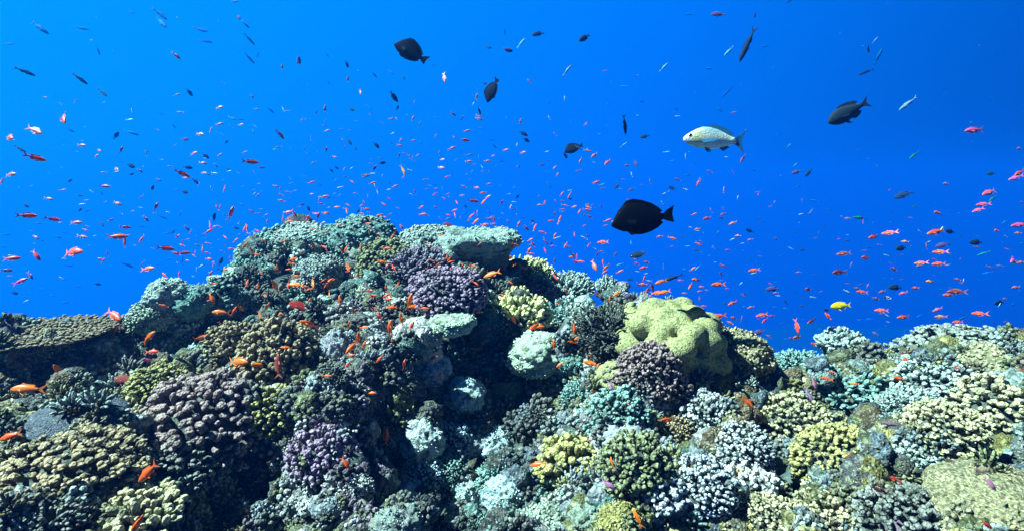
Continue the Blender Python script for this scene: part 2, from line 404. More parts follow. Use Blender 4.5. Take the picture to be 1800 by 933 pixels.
def star_surface(blobs, k=0.06, sub=5, steps=26):
    """smooth union of spheres seen from inside: outermost radius along each direction"""
    V, F = ICO[sub]; rr = np.full(len(V), 1.3)
    C = np.array([b[:3] for b in blobs]); Rr = np.array([b[3] for b in blobs])
    for _ in range(steps):
        P = V*rr[:, None]; d = np.linalg.norm(P[:, None]-C[None], axis=-1)-Rr[None]
        s = -k*np.log(np.exp(-np.clip(d/k, -30, 30)).sum(1)); rr = np.maximum(rr-s*0.8, 0.05)
    return V*rr[:, None], F
def make_lobe(seed, nb=46, spread=(0.46, 0.43, 0.45), br=(0.085, 0.125), k=0.008, sub=5):
    rng = np.random.default_rng(seed); blobs = [(0, 0, 0, 0.27)]
    for d in dome_dirs(nb, rng, 2.2, 0.45):
        q = rng.uniform(0.84, 1.08); blobs.append((*(d*np.array(spread)*q*0.82), rng.uniform(*br)))
    V, F = star_surface(blobs, k, sub); s = seed*3.1
    r = 1+0.03*fbm(V*9+s, 3, 3)+0.03*(0.5-worley(V*8+s, 6))+0.06*fbm(V*1.6+s, 3, 8); V = V*r[:, None]
    V[:, 2] *= 0.85
    return (V, F, np.zeros(len(V)))
def make_nodular(seed, flat=False):
    """massive colony covered in small rounded bumps"""
    V, F = ICO[5]; s = seed*5.7
    w = 0.55-worley(V*3.0+s, 7); w2 = 0.5-worley(V*7.5+s, 8); w3 = 0.5-worley(V*17+s, 9)
    r = 0.42*(1+0.20*fbm(V*1.3+s, 3, 5)+0.22*w+0.12*w2+0.06*w3); P = V*r[:, None]
    P[:, 2] *= 0.8
    if flat: P[:, 2] = np.where(P[:, 2] > 0.12, 0.12+(P[:, 2]-0.12)*0.35, P[:, 2])
    return (P, F, np.clip(0.5+w2+w3, 0, 1))
def make_boulder(seed, flat=0.0):
    """craggy encrusted rock: pits, ledges, knuckles"""
    V, F = ICO[5]; s = seed*9.3; f = fbm(V*1.7+s, 5, 11); rg = 1-np.abs(fbm(V*3.1+s, 4, 12))*2; w = 0.5-worley(V*4.2+s, 13)
    pit = np.clip(0.26-worley(V*6.5+s, 15), 0, 1)
    r = 0.40*(1+0.34*f+0.10*rg+0.2*w+0.12*(0.5-worley(V*10+s, 14))-0.55*pit+0.05*fbm(V*14+s, 3, 3)); P = V*r[:, None]; P[:, 2] *= 0.78
    if flat: P[:, 2] = np.where(P[:, 2] > 0.1, 0.1+(P[:, 2]-0.1)*flat, P[:, 2])
    return (P, F, np.zeros(len(P)))
def make_massive(seed):
    V, F = ICO[7 if seed < 215 else 5]; s = seed*2.9; w = 0.5-worley(V*np.array([15, 30, 22])+s, 3)
    r = 0.47*(1+0.16*fbm(V*1.5+s, 3, 5)+0.03*fbm(V*9+s, 2, 6)+0.05*(0.5-worley(V*3.5+s, 5))+(0.03*w if seed < 215 else 0.02*fbm(V*16, 3, 2))); P = V*r[:, None]; P[:, 2] *= 0.62
    return (P, F, np.clip(0.5+w, 0, 1))
def make_plate(seed, n=620, sink=0.05, fl=0.045):
    """table coral: thin tilted plate on a stalk, upper face crowded with short branchlets"""
    rng = np.random.default_rng(seed); bag = MeshBag(); nr, na = 12, 64; s = rng.uniform(0, 50)
    def rim(a): return 0.5*(1+0.16*float(fbm(np.array([[math.cos(a)*1.6+s, math.sin(a)*1.6, 0.3]]), 3, 3)[0]))
    rims = [rim(2*math.pi*j/na) for j in range(na)]
    V = []; T = []; F = []
    for side in (0, 1):
        for i in range(nr+1):
            t = i/nr
            for j in range(na):
                a = 2*math.pi*j/na; r = rims[j]*t; z = 0.05*t*t+0.012*math.sin(a*5+s)*t
                if side: z -= 0.02+0.16*(1-t)**1.8
                V.append((r*math.cos(a), r*math.sin(a), z)); T.append(0.2+0.3*t if not side else 0)
    q = (nr+1)*na
    for i in range(nr):
        for j in range(na):
            k = (j+1) % na; F.append((i*na+j, (i+1)*na+j, (i+1)*na+k, i*na+k)); F.append((q+i*na+j, q+i*na+k, q+(i+1)*na+k, q+(i+1)*na+j))
    for j in range(na): k = (j+1) % na; F.append((nr*na+j, q+nr*na+j, q+nr*na+k, nr*na+k))
    plate = (np.array(V), F, np.array(T))
    for i in range(n):
        t = math.sqrt((i+0.5)/n)*1.0; a = i*2.399963+rng.normal()*0.05; j = int((a % 6.28318)/6.28318*na) % na; r = rims[j]*t
        p = np.array([r*math.cos(a), r*math.sin(a), 0.05*t*t-0.005]); out = np.array([math.cos(a), math.sin(a), 0])*t**3*0.9
        finger(bag, rng, p, np.array([0, 0, 1.0])+out+rng.normal(size=3)*0.2, fl*rng.uniform(0.6, 1.35), 0.0125*rng.uniform(0.8, 1.3), 5, 1.05, 0.2, 0.2)
    b2 = base_dome(rng, 0.16, 0.2, 3); bv = b2[0]; bv[:, 2] -= 0.22
    return bag.get(), plate, (bv, b2[1])
def make_barrel():
    """broad drum-shaped colony, sheer sides (later coloured dark as shade), crusted rim round a sunken top"""
    na, V, F, T = 110, [], [], []
    prof = [(0.36, -0.55), (0.38, -0.35), (0.41, -0.15), (0.43, 0.0), (0.45, 0.10), (0.485, 0.145), (0.50, 0.19), (0.49, 0.235), (0.45, 0.26), (0.38, 0.262), (0.30, 0.25), (0.24, 0.21), (0.18, 0.17), (0.10, 0.16), (0.03, 0.165)]
    pr = []
    for a, b in zip(prof, prof[1:]):
        for t in (0, 0.33, 0.66): pr.append((a[0]*(1-t)+b[0]*t, a[1]*(1-t)+b[1]*t))
    pr.append(prof[-1])
    for r, z in pr:
        for j in range(na): a = 2*math.pi*j/na; V.append((r*math.cos(a), r*math.sin(a), z)); T.append(0)
    V = np.array(V); d = 0.14*fbm(V*2.6+3, 4, 5)+0.05*(0.5-worley(V*7, 6)); rad = V/np.linalg.norm(V, axis=1)[:, None]
    V = V+rad*np.clip(d, -0.09, 0.08)[:, None]*np.where(V[:, 2] > 0.1, 1.4, 0.8)[:, None]
    V[:, 1] *= 0.8
    for i in range(len(pr)-1):
        for j in range(na): k = (j+1) % na; F.append((i*na+j, i*na+k, (i+1)*na+k, (i+1)*na+j))
    F.append(tuple((len(pr)-1)*na+j for j in range(na)))
    return V, F, np.zeros(len(V))
def make_leaf(seed):
    """upright leaf-like plate"""
    n = 26; V, F = [], []
    for side in (0, 1):
        for i in range(n):
            for j in range(n):
                a, b = i/(n-1)*2-1, j/(n-1); w = math.sin(min(1, b*1.05)*math.pi*0.62)**0.7*0.34
                V.append((a*w, 0.10*a*a-0.16*b*b+0.01*math.sin(a*22)*b+(0.02 if side else 0), b*0.9-0.25))
    for i in range(n-1):
        for j in range(n-1):
            q = i*n+j; F.append((q, q+n, q+n+1, q+1)); o = n*n; F.append((o+q, o+q+1, o+q+n+1, o+q+n))
    edge = [i*n for i in range(n)]+[(n-1)*n+j for j in range(1, n)]+[i*n+n-1 for i in range(n-2, -1, -1)]+[j for j in range(n-2, 0, -1)]
    for k in range(len(edge)): a, b = edge[k], edge[(k+1) % len(edge)]; F.append((a, a+n*n, b+n*n, b))
    V = np.array(V, float); V[:, 1] += 0.015*fbm(V*6, 3, 3); return V, F, np.zeros(len(V))

def surface_points(V, F, n, rng, zmin=-0.2):
    A, B, C = V[F[:, 0]], V[F[:, 1]], V[F[:, 2]]; nn = np.cross(B-A, C-A); ar = np.linalg.norm(nn, axis=1)
    i = rng.choice(len(F), n, p=ar/ar.sum()); u = rng.random(n); v = rng.random(n); f = u+v > 1; u[f] = 1-u[f]; v[f] = 1-v[f]
    P = A[i]+(B[i]-A[i])*u[:, None]+(C[i]-A[i])*v[:, None]; Nn = nn[i]/ar[i][:, None]; k = P[:, 2] > zmin
    return P[k], Nn[k]
def growth(geo, seed, n, L, r, clump=0.0, zmin=-0.2):
    """small knobs grown on a surface; clump > 0 keeps them in patches"""
    rng = np.random.default_rng(seed); P, Nn = surface_points(np.asarray(geo[0]), np.asarray(geo[1]), n, rng, zmin); bag = MeshBag()
    m = fbm(P*5+seed, 3, 2) > clump if clump else np.ones(len(P), bool)
    for p, q in zip(P[m], Nn[m]):
        finger(bag, rng, p-q*L*0.25, q+np.array([0, 0, .35])+rng.normal(size=3)*0.3, L*rng.uniform(.5, 1.6), r*rng.uniform(.6, 1.5), 5, 1.1, 0.2, 0.2, rings=((0, .9), (.45, 1.05), (.85, .75)))
    return bag.get()
PROTO = {}
def proto(kind, i, parts): PROTO.setdefault(kind, []).append(parts)
def part(name, geo, mat):
    tip = geo[2] if len(geo) > 2 else None
    F = geo[1]
    if isinstance(F, list) and len({len(f) for f in F}) == 1: F = np.array(F)
    return (name, mesh_from(name, geo[0], F, [mat], tip))
def merged(name, g, gr):
    F = [tuple(f) for f in g[1]]; n = len(g[0])
    return (name, mesh_from(name, np.vstack([g[0], gr[0]]), F+[tuple(i+n for i in f) for f in gr[1]], [M_ROCK, M_CORAL], np.concatenate([np.zeros(n), gr[2]]), matidx=[0]*len(F)+[1]*len(gr[1])))
for i in range(4):
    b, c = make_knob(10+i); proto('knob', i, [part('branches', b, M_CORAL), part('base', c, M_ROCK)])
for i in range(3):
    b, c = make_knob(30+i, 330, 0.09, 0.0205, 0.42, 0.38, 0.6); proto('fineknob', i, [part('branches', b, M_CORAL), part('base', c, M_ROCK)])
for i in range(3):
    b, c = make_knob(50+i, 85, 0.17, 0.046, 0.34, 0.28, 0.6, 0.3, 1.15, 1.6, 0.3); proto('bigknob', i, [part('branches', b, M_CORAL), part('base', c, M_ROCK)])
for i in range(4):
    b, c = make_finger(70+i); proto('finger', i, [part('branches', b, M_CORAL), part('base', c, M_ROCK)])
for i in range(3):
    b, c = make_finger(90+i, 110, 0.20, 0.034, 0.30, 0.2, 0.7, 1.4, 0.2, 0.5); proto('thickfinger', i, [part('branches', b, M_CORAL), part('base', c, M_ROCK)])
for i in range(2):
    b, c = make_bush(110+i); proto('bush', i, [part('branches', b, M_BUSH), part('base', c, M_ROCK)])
for i in range(3): proto('lobe', i, [part('lobes', make_lobe(130+i), M_SOFT)])
for i in range(3):
    g_ = make_nodular(150+i); proto('nodular', i, [part('crust', g_, M_CORAL), part('nodules', growth(g_, 150+i, 900, 0.032, 0.017), M_CORAL)])
for i in range(5):
    g_ = make_boulder(170+i); proto('boulder', i, [merged('rock', g_, growth(g_, 170+i, 700, 0.035, 0.012, 0.02))])
for i in range(3):
    g_ = make_boulder(190+i, 0.35); proto('slab', i, [merged('rock', g_, growth(g_, 190+i, 600, 0.03, 0.012, 0.04))])
for i in range(2):
    g_ = make_massive(210+i); proto('massive', i, [part('dome', g_, M_CORAL)])
for i in range(2): proto('smooth', i, [part('smooth', make_massive(220+i), M_SOFT)])
for i in range(2):
    b, pl, c = make_plate(230+i); proto('plate', i, [part('branchlets', b, M_CORAL), part('plate', pl, M_CORAL), part('stalk', c, M_ROCK)])
proto('leaf', 0, [part('leaf', make_leaf(1), M_SOFT)])

NAME = dict(knob='cauliflower_coral', fineknob='cauliflower_coral', bigknob='knobbly_coral', finger='finger_coral', thickfinger='finger_coral', bush='bush_coral',
            lobe='lobed_coral', nodular='nodular_coral', boulder='encrusted_rock', slab='rock_ledge', massive='brain_coral', smooth='dome_coral', plate='table_coral', leaf='leaf_coral', barrel='barrel_coral')
CAT = {k: v.replace('_', ' ') for k, v in NAME.items()}
CAT.update(boulder='rock', slab='rock')
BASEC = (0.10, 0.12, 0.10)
ITEMS = []          # every placed thing: dict(o, name, cat, desc, lm, group, label)
def place(kind, loc, rot, scl, color, label, group=None, variant=0, name=None):
    parts = PROTO[kind][variant % len(PROTO[kind])]
    nm = name or NAME[kind]; color = tuple(min(.62, q*1.9) for q in color) if kind in ('boulder', 'slab') else color; col = (*color, 1)
    if len(parts) == 1:
        o = link(nm, parts[0][1]); o.color = col
    else:
        o = link(nm, None); o.empty_display_size = 0.05
        for pn, me in parts:
            c = link(pn, me, o); c.color = (*BASEC, 1) if pn in ('base', 'stalk', 'wall') else col  # barrel wall borrows the dark base colour to stand in for its shade
    o.rotation_mode = 'QUATERNION'; o.location = loc; o.rotation_quaternion = rot; o.scale = scl
    o['category'] = CAT[kind]; o['label'] = label
    if group: o['group'] = group
    return o
def orient(nor, tilt, spin):
    up = (Vector((0, 0, 1))*(1-tilt)+nor*tilt).normalized()
    return Vector((0, 0, 1)).rotation_difference(up) @ Quaternion((0, 0, 1), spin)

# ---------------------------------------------------------------- the colonies that can be told apart
# (px, py, width px, kind, colour, height factor, sink, tilt to slope, variant, label, short phrase for neighbours, kwargs)
TEAL=(.20,.42,.38); DTEAL=(.06,.16,.15); PALE=(.46,.60,.56); MINT=(.52,.68,.52); WHITE=(.74,.77,.77); OLIVE=(.22,.25,.08); YOL=(.46,.42,.10)
LAV=(.24,.20,.30); PURP=(.34,.22,.37); BRPK=(.32,.20,.20); TAN=(.38,.27,.12); GREY=(.18,.19,.17); YG=(.98,1.0,.42); CREAM=(.56,.50,.26); BLUEW=(.50,.56,.62); BROWN=(.26,.18,.08)
DARK=(.05,.07,.05)
_g = globals()
for _k in 'TEAL DTEAL PALE MINT WHITE OLIVE YOL LAV PURP BRPK TAN GREY YG CREAM BLUEW BROWN DARK'.split(): _g[_k] = tuple(q*0.36 for q in _g[_k])
H = [
 (482,462,170,'nodular',TEAL,1.0,.15,.2,0,'broad teal nodular mound forming the left shoulder of the reef summit','the teal summit mound'),
 (525,420,110,'nodular',PALE,.6,.2,.2,1,'pale crusted cap on top of the teal left shoulder mound','the pale cap of the left shoulder'),
 (440,520,80,'nodular',TEAL,1.,.2,.3,2,'small teal nodular lump at the foot of the left shoulder mound','the lump below the left shoulder'),
 (640,420,125,'nodular',TEAL,.8,.2,.2,2,'wide teal nodular coral on the skyline in the middle of the summit','the middle summit coral'),
 (705,410,80,'nodular',PALE,.7,.25,.2,0,'pale green nodular coral on the skyline left of the barrel coral','the pale skyline coral'),
 (572,468,90,'nodular',PALE,1.,.1,.2,1,'rounded pale lump with a shaded underside in front of the teal mound','the rounded pale lump'),
 (675,448,100,'fineknob',OLIVE,.85,.1,.3,0,'olive green cauliflower dome just below the summit skyline','the olive summit dome'),
 (745,420,70,'nodular',PALE,.8,.2,.2,2,'pale knobbly coral behind the dark finger coral near the summit','the pale knobbly coral'),
 (793,422,100,'finger',DTEAL,.8,.05,.2,0,'dark green finger coral leaning against the barrel coral','the dark green finger coral'),
 (738,455,110,'finger',LAV,.8,.05,.3,1,'lavender grey finger coral below the olive summit dome','the lavender finger coral'),
 (715,490,110,'finger',GREY,.8,.05,.3,2,'grey green finger coral thicket above the purple cauliflower coral','the grey finger thicket'),
 (805,480,110,'thickfinger',GREY,.8,.05,.3,0,'shaggy grey finger coral under the shaded wall of the barrel coral','the shaggy grey coral'),
 (660,505,60,'nodular',MINT,.8,.2,.3,2,'small mint green lump beside the square white rock','the mint lump'),
 (702,512,70,'slab',WHITE,.8,.1,.2,0,'square white rock cap just left of the purple cauliflower coral','the square white rock'),
 (785,520,135,'fineknob',PURP,.8,.05,.3,1,'bright purple cauliflower coral in the centre of the reef','the purple cauliflower coral'),
 (795,560,115,'slab',MINT,.8,.05,.15,1,'pale mint rock ledge with a flat top below the purple coral','the mint rock ledge'),
 (728,592,95,'boulder',WHITE,1.3,.15,.2,0,'bulging white boulder on the ridge left of the mint rock ledge','the bulging white boulder'),
 (588,608,72,'boulder',BLUEW,1.6,.15,.2,1,'upright bluish white boulder beside the tan cauliflower dome','the upright white boulder'),
 (742,628,70,'boulder',WHITE,.9,.1,.2,2,'small white crusted rock below the bulging white boulder','the small white rock'),
 (650,560,90,'boulder',BLUEW,.8,.1,.3,3,'mottled white and purple rock above the two white boulders','the mottled ridge rock'),
 (610,560,75,'boulder',GREY,.9,.1,.3,1,'dark crusted rock with purple patches left of the mottled ridge rock','the dark ridge rock'),
 (840,440,150,'barrel',(.24,.35,.31),1.,.1,0,0,'large drum shaped coral with sunken pale top and sheer sides darkened for shade','the barrel coral'),
 (925,472,100,'finger',YG,.85,.05,.2,3,'yellow green finger coral on the skyline right of the barrel coral','the yellow green skyline coral'),
 (938,505,95,'finger',LAV,.8,.05,.3,0,'grey lavender finger coral between two yellow green finger corals','the grey lavender finger coral'),
 (870,505,80,'finger',GREY,.8,.05,.3,2,'small brownish finger coral at the foot of the barrel coral','the brownish finger coral'),
 (922,540,110,'thickfinger',YG,1.,.05,.35,1,'bright yellow green finger coral dome in the centre right of the reef','the yellow green finger dome'),
 (1000,497,95,'finger',PALE,.9,.05,.2,1,'pale cyan finger coral on the skyline','the pale cyan skyline coral'),
 (1068,512,55,'thickfinger',PALE,1.6,.05,.1,2,'narrow upright pale cyan coral column on the skyline','the upright cyan column'),
 (985,545,85,'finger',TEAL,.9,.05,.3,3,'teal finger coral between the yellow green dome and the cyan corals','the teal finger coral'),
 (1028,552,75,'thickfinger',PALE,.9,.05,.3,0,'pale cyan finger coral spray above the dark bush coral','the cyan finger spray'),
 (1068,583,125,'bush',DARK,1.,.0,.2,0,'dark bushy coral with thin stalks beside the yellow lobed coral','the dark bush coral'),
 (1185,610,235,'lobe',YG,1.0,.12,.1,0,'huge yellow green lobed coral crowning the ridge','the big yellow lobed coral'),
 (1125,552,115,'lobe',YG,.8,.1,.1,1,'yellow green lobed shoulder jutting left from the huge lobed coral','the yellow shoulder'),
 (1232,560,100,'nodular',PALE,.9,.15,.1,1,'pale crusted growth on the rear crest of the huge lobed coral','the pale crest growth'),
 (1085,648,80,'lobe',YG,.7,.1,.2,2,'small yellow green lobes below the dark bush coral','the small yellow lobes'),
 (1145,640,118,'fineknob',BRPK,1.,.05,.3,2,'brownish pink cauliflower dome set against the yellow lobed coral','the brownish pink dome'),
 (1245,650,90,'lobe',OLIVE,1.,.1,.3,0,'olive lobed coral on the shaded flank of the huge yellow coral','the olive flank lobes'),
 (1310,612,110,'nodular',CREAM,1.0,.1,.2,0,'cream and brown nodular rock right of the huge yellow lobed coral','the cream nodular rock'),
 (1312,690,62,'lobe',OLIVE,.8,.05,.2,1,'small olive lobed coral alone in the shade','the small olive lobes'),
 (1388,690,56,'lobe',YOL,.7,.05,.2,2,'small yellowish lobed coral beside the lavender fish pair','the small yellowish lobes'),
 (940,605,115,'boulder',MINT,.8,.05,.2,0,'pale mint boulder above a black hollow in the centre right','the mint boulder'),
 (1000,620,75,'boulder',TEAL,.8,.1,.3,4,'teal boulder beside the mint boulder','the teal boulder'),
 (1075,712,110,'knob',TEAL,.8,.05,.4,0,'teal cauliflower cluster under the small yellow lobes','the teal cauliflower cluster'),
 (1020,690,80,'finger',TEAL,.9,.05,.3,1,'small teal finger coral left of the teal cauliflower cluster','the small teal finger coral'),
 (1235,715,95,'knob',BLUEW,.9,.05,.4,1,'bluish white cauliflower cluster below the brownish pink dome','the bluish white cluster'),
 (490,612,135,'knob',TAN,1.0,.05,.3,2,'large tan cauliflower dome left of the white boulders','the large tan dome'),
 (418,590,90,'knob',TAN,.9,.05,.3,3,'smaller tan cauliflower dome beside the large tan dome','the smaller tan dome'),
 (282,665,92,'knob',YOL,.8,.05,.3,0,'yellow olive cauliflower coral at the edge of the blue slab','the yellow olive coral'),
 (345,720,200,'knob',BRPK,.75,.05,.35,1,'wide lilac brown cauliflower coral low on the left slope','the lilac brown coral'),
 (478,712,105,'knob',YOL,.85,.05,.35,2,'olive yellow cauliflower coral right of the lilac brown coral','the olive yellow coral'),
 (572,785,118,'knob',PURP,.95,.05,.35,3,'rounded purple cauliflower coral low on the left slope','the low purple coral'),
 (642,775,85,'knob',GREY,.95,.05,.35,0,'greyish white cauliflower coral touching the low purple coral','the greyish white coral'),
 (535,860,80,'boulder',WHITE,.8,.1,.3,1,'rough white rock under the low purple coral','the rough white rock'),
 (85,590,300,'plate',BROWN,.5,.0,.0,0,'broad brown table coral jutting in from the left edge','the brown table coral'),
 (200,565,90,'finger',BROWN,.7,.05,.2,2,'dark brown finger coral at the tip of the brown table coral','the dark tip coral'),
 (300,525,140,'boulder',TEAL,.9,.1,.3,2,'rugged teal rock with a deep shaded hollow on the left','the rugged teal rock'),
 (268,535,85,'nodular',MINT,.9,.1,.2,2,'pale nodular coral on the skyline left of the rugged teal rock','the pale left skyline coral'),
 (300,505,80,'boulder',PALE,.9,-.1,.2,1,'pale jagged rock on the skyline above a deep shaded hollow','the pale jagged rock'),
 (748,410,80,'nodular',PALE,.7,.1,.2,0,'pale nodular coral on the crown touching the left side of the barrel coral','the pale crown coral'),
 (585,412,80,'nodular',TEAL,.7,.1,.2,1,'teal nodular coral on the skyline between the pale cap and the middle summit coral','the teal crown coral'),
 (345,487,85,'nodular',MINT,.5,.2,.1,0,'pale green cap on the skyline of the left shoulder','the pale green cap'),
 (385,520,90,'nodular',TEAL,.8,.15,.3,1,'teal nodular lump between the green cap and the summit mound','the teal lump'),
 (250,590,120,'slab',MINT,.5,.1,.2,2,'pale flat rock shelf right of the brown table coral','the pale rock shelf'),
 (345,625,190,'slab',PALE,.5,.15,.3,0,'wide pale teal rock shelf above the yellow olive coral','the wide teal shelf'),
 (150,690,150,'smooth',(.07,.09,.12),.5,.2,.2,1,'smooth dark blue grey slab under the brown table coral','the blue grey slab'),
 (165,722,120,'slab',CREAM,.5,.1,.2,1,'pale cream rock slab beside the smooth blue grey slab','the cream rock slab'),
 (30,735,170,'slab',CREAM,.45,.1,.2,2,'yellowish rock shelf at the left edge','the yellowish rock shelf'),
 (130,810,230,'fineknob',TAN,.6,.05,.3,3,'long tan cauliflower coral sprawling at the left edge','the sprawling tan coral'),
 (290,790,190,'fineknob',GREY,.7,.05,.3,1,'grey olive cauliflower coral between the lilac brown and tan corals','the grey olive coral'),
 (230,890,190,'thickfinger',CREAM,.7,.05,.3,0,'cream finger coral with blunt pale tips near the bottom left corner','the cream tipped coral'),
 (60,905,170,'finger',GREY,.7,.05,.3,2,'grey finger coral filling the bottom left corner','the grey left corner coral'),
 (395,910,130,'boulder',GREY,.7,.1,.3,3,'grey knuckled rock at the lower edge','the grey knuckled rock'),
 (1478,605,98,'thickfinger',PALE,.9,.05,.2,2,'pale blue green finger dome on the right skyline','the blue green dome'),
 (1400,628,85,'finger',TEAL,.7,.05,.2,0,'teal finger coral at the left end of the right hand reef','the low teal coral'),
 (1490,655,180,'finger',TEAL,.5,.05,.3,1,'dark teal finger coral bank under the blue green dome','the dark teal bank'),
 (1560,622,100,'nodular',PALE,.7,.15,.2,2,'pale cyan mound behind the dark teal finger bank','the pale cyan mound'),
 (1690,592,190,'fineknob',(.11,.12,.10),.5,.0,.1,0,'low greyish coral hump on the far right skyline','the right skyline hump'),
 (1745,615,160,'nodular',CREAM,.7,.1,.2,0,'cream crusted coral at the right edge below the skyline','the cream crusted coral'),
 (1640,655,120,'knob',PALE,.7,.05,.3,1,'pale cauliflower coral between the dark teal bank and the right skyline hump','the pale right coral'),
 (1745,690,150,'knob',CREAM,.7,.05,.3,2,'cream cauliflower coral beside the dark hollow at the right edge','the cream right coral'),
 (1590,700,110,'finger',PALE,.8,.05,.3,3,'pale finger coral in the dark hollow on the right','the hollow finger coral'),
 (1395,735,140,'fineknob',CREAM,.8,.05,.4,0,'cream knobbed coral on the slope right of the small olive lobes','the cream slope coral'),
 (1465,780,140,'fineknob',YOL,.8,.05,.4,1,'yellowish knobbed coral further down the right slope','the yellowish slope coral'),
 (1565,765,130,'nodular',CREAM,.7,.1,.3,1,'cream nodular coral with an orange red fish over it','the cream nodular coral'),
 (1600,800,110,'knob',PALE,.7,.05,.3,3,'pale cauliflower coral left of the great cream dome','the pale lower coral'),
 (1665,735,120,'knob',CREAM,.7,.05,.3,0,'cream cauliflower coral above the great cream dome','the upper cream coral'),
 (1755,855,240,'massive',CREAM,.8,.1,.1,0,'great cream finely pitted dome coral in the bottom right corner','the great cream dome'),
 (1590,890,160,'knob',GREY,.7,.05,.3,1,'grey cauliflower coral left of the great cream dome','the grey corner coral'),
 (1455,885,130,'thickfinger',CREAM,.7,.05,.4,0,'fan shaped cream finger coral near the lower right','the cream fan coral'),
 (1225,800,70,'smooth',PALE,1.,.1,.3,0,'smooth pale boulder between the tan knob and white clusters','the smooth pale boulder'),
 (1300,775,110,'fineknob',BLUEW,.8,.05,.4,2,'bluish white knob cluster on the lower right slope','the white knob cluster'),
 (1235,845,120,'fineknob',BLUEW,.8,.05,.4,0,'white knobbed coral with dark gaps at the lower right','the white knobbed coral'),
 (1320,850,100,'bigknob',WHITE,.9,.05,.4,1,'chunky white coral knuckles right of the white knobbed coral','the white knuckles'),
 (1375,905,120,'fineknob',CREAM,.8,.05,.3,1,'cream knob cluster below the chunky white knuckles','the lower cream cluster'),
 (1195,752,60,'knob',TAN,1.,.05,.3,2,'small tan coral ball on the lower slope','the small tan ball'),
 (1095,748,110,'boulder',BLUEW,.8,.1,.3,0,'pale blue crusted mound with red patches','the pale blue mound'),
 (1000,800,115,'bigknob',YOL,.9,.05,.3,2,'golden branching coral with stubby antlers','the golden antler coral'),
 (1020,835,70,'thickfinger',LAV,.8,.05,.4,1,'pale lilac finger coral at the foot of the golden antler coral','the lilac finger coral'),
 (1115,805,120,'knob',OLIVE,.85,.05,.4,3,'olive knobbed coral right of the golden antler coral','the olive knobbed coral'),
 (1160,850,90,'bigknob',BLUEW,.8,.05,.3,0,'bluish white knobbly coral below the olive knobbed coral','the bluish knobbly coral'),
 (955,905,130,'nodular',MINT,.8,.1,.2,0,'pale mint crusted coral at the lower edge of the centre','the mint crusted coral'),
 (1030,890,75,'lobe',MINT,.8,.1,.2,1,'mint lobed coral between the mint crusted and olive round corals','the mint lobes'),
 (1090,908,85,'nodular',YOL,.9,.1,.2,2,'round olive yellow crinkled coral at the lower edge','the crinkled olive coral'),
 (1180,915,120,'boulder',CREAM,.7,.1,.2,4,'rough cream rock at the lower edge','the rough cream rock'),
 (888,705,70,'leaf',(.06,.13,.12),1.1,.1,.1,0,'dark teal leaf shaped coral plate standing in the shade','the dark leaf coral'),
 (705,730,60,'slab',MINT,.7,.1,.3,0,'pale curled rock ledge above the dark central gully','the pale curled ledge'),
 (640,675,75,'boulder',BLUEW,.8,.1,.3,2,'blue white crusted rock on the ridge edge','the blue white rock'),
 (690,655,65,'boulder',PALE,.8,.1,.3,3,'pale crusted rock knuckle at the edge of the central gully','the pale knuckle'),
 (620,925,75,'slab',PALE,.5,.1,.2,1,'pale ledge at the lower edge below the gully','the pale lower ledge'),
 (770,930,60,'slab',PALE,.5,.1,.2,2,'small pale ledge at the lower edge in the dark gully','the small gully ledge'),
 (915,790,50,'boulder',PALE,.8,.1,.3,1,'small pale blue rock at the right edge of the gully','the gully rock'),
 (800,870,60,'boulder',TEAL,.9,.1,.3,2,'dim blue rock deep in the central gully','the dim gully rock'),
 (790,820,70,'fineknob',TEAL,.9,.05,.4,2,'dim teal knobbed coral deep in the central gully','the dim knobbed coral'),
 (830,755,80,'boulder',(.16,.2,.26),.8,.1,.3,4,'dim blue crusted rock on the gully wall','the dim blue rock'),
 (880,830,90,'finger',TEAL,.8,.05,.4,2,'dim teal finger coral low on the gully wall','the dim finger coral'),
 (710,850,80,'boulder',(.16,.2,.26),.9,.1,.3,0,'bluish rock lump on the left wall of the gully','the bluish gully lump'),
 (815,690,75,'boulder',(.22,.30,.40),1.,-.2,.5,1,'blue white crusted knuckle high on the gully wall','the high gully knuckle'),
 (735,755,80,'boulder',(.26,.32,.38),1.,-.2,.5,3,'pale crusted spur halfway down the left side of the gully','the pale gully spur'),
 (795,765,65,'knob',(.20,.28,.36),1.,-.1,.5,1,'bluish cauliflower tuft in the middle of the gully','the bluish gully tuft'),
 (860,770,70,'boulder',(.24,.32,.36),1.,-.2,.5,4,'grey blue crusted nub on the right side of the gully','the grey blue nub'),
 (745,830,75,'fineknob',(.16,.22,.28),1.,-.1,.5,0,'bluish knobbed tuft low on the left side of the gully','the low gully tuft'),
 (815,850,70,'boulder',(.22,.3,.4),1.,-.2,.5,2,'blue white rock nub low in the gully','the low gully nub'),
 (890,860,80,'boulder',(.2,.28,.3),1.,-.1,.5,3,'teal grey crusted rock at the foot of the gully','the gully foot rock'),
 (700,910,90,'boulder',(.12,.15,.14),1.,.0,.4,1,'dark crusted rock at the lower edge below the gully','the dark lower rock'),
 (760,640,70,'boulder',(.2,.26,.34),1.,-.1,.4,2,'bluish rock hanging under the mint rock ledge','the hanging bluish rock'),
]
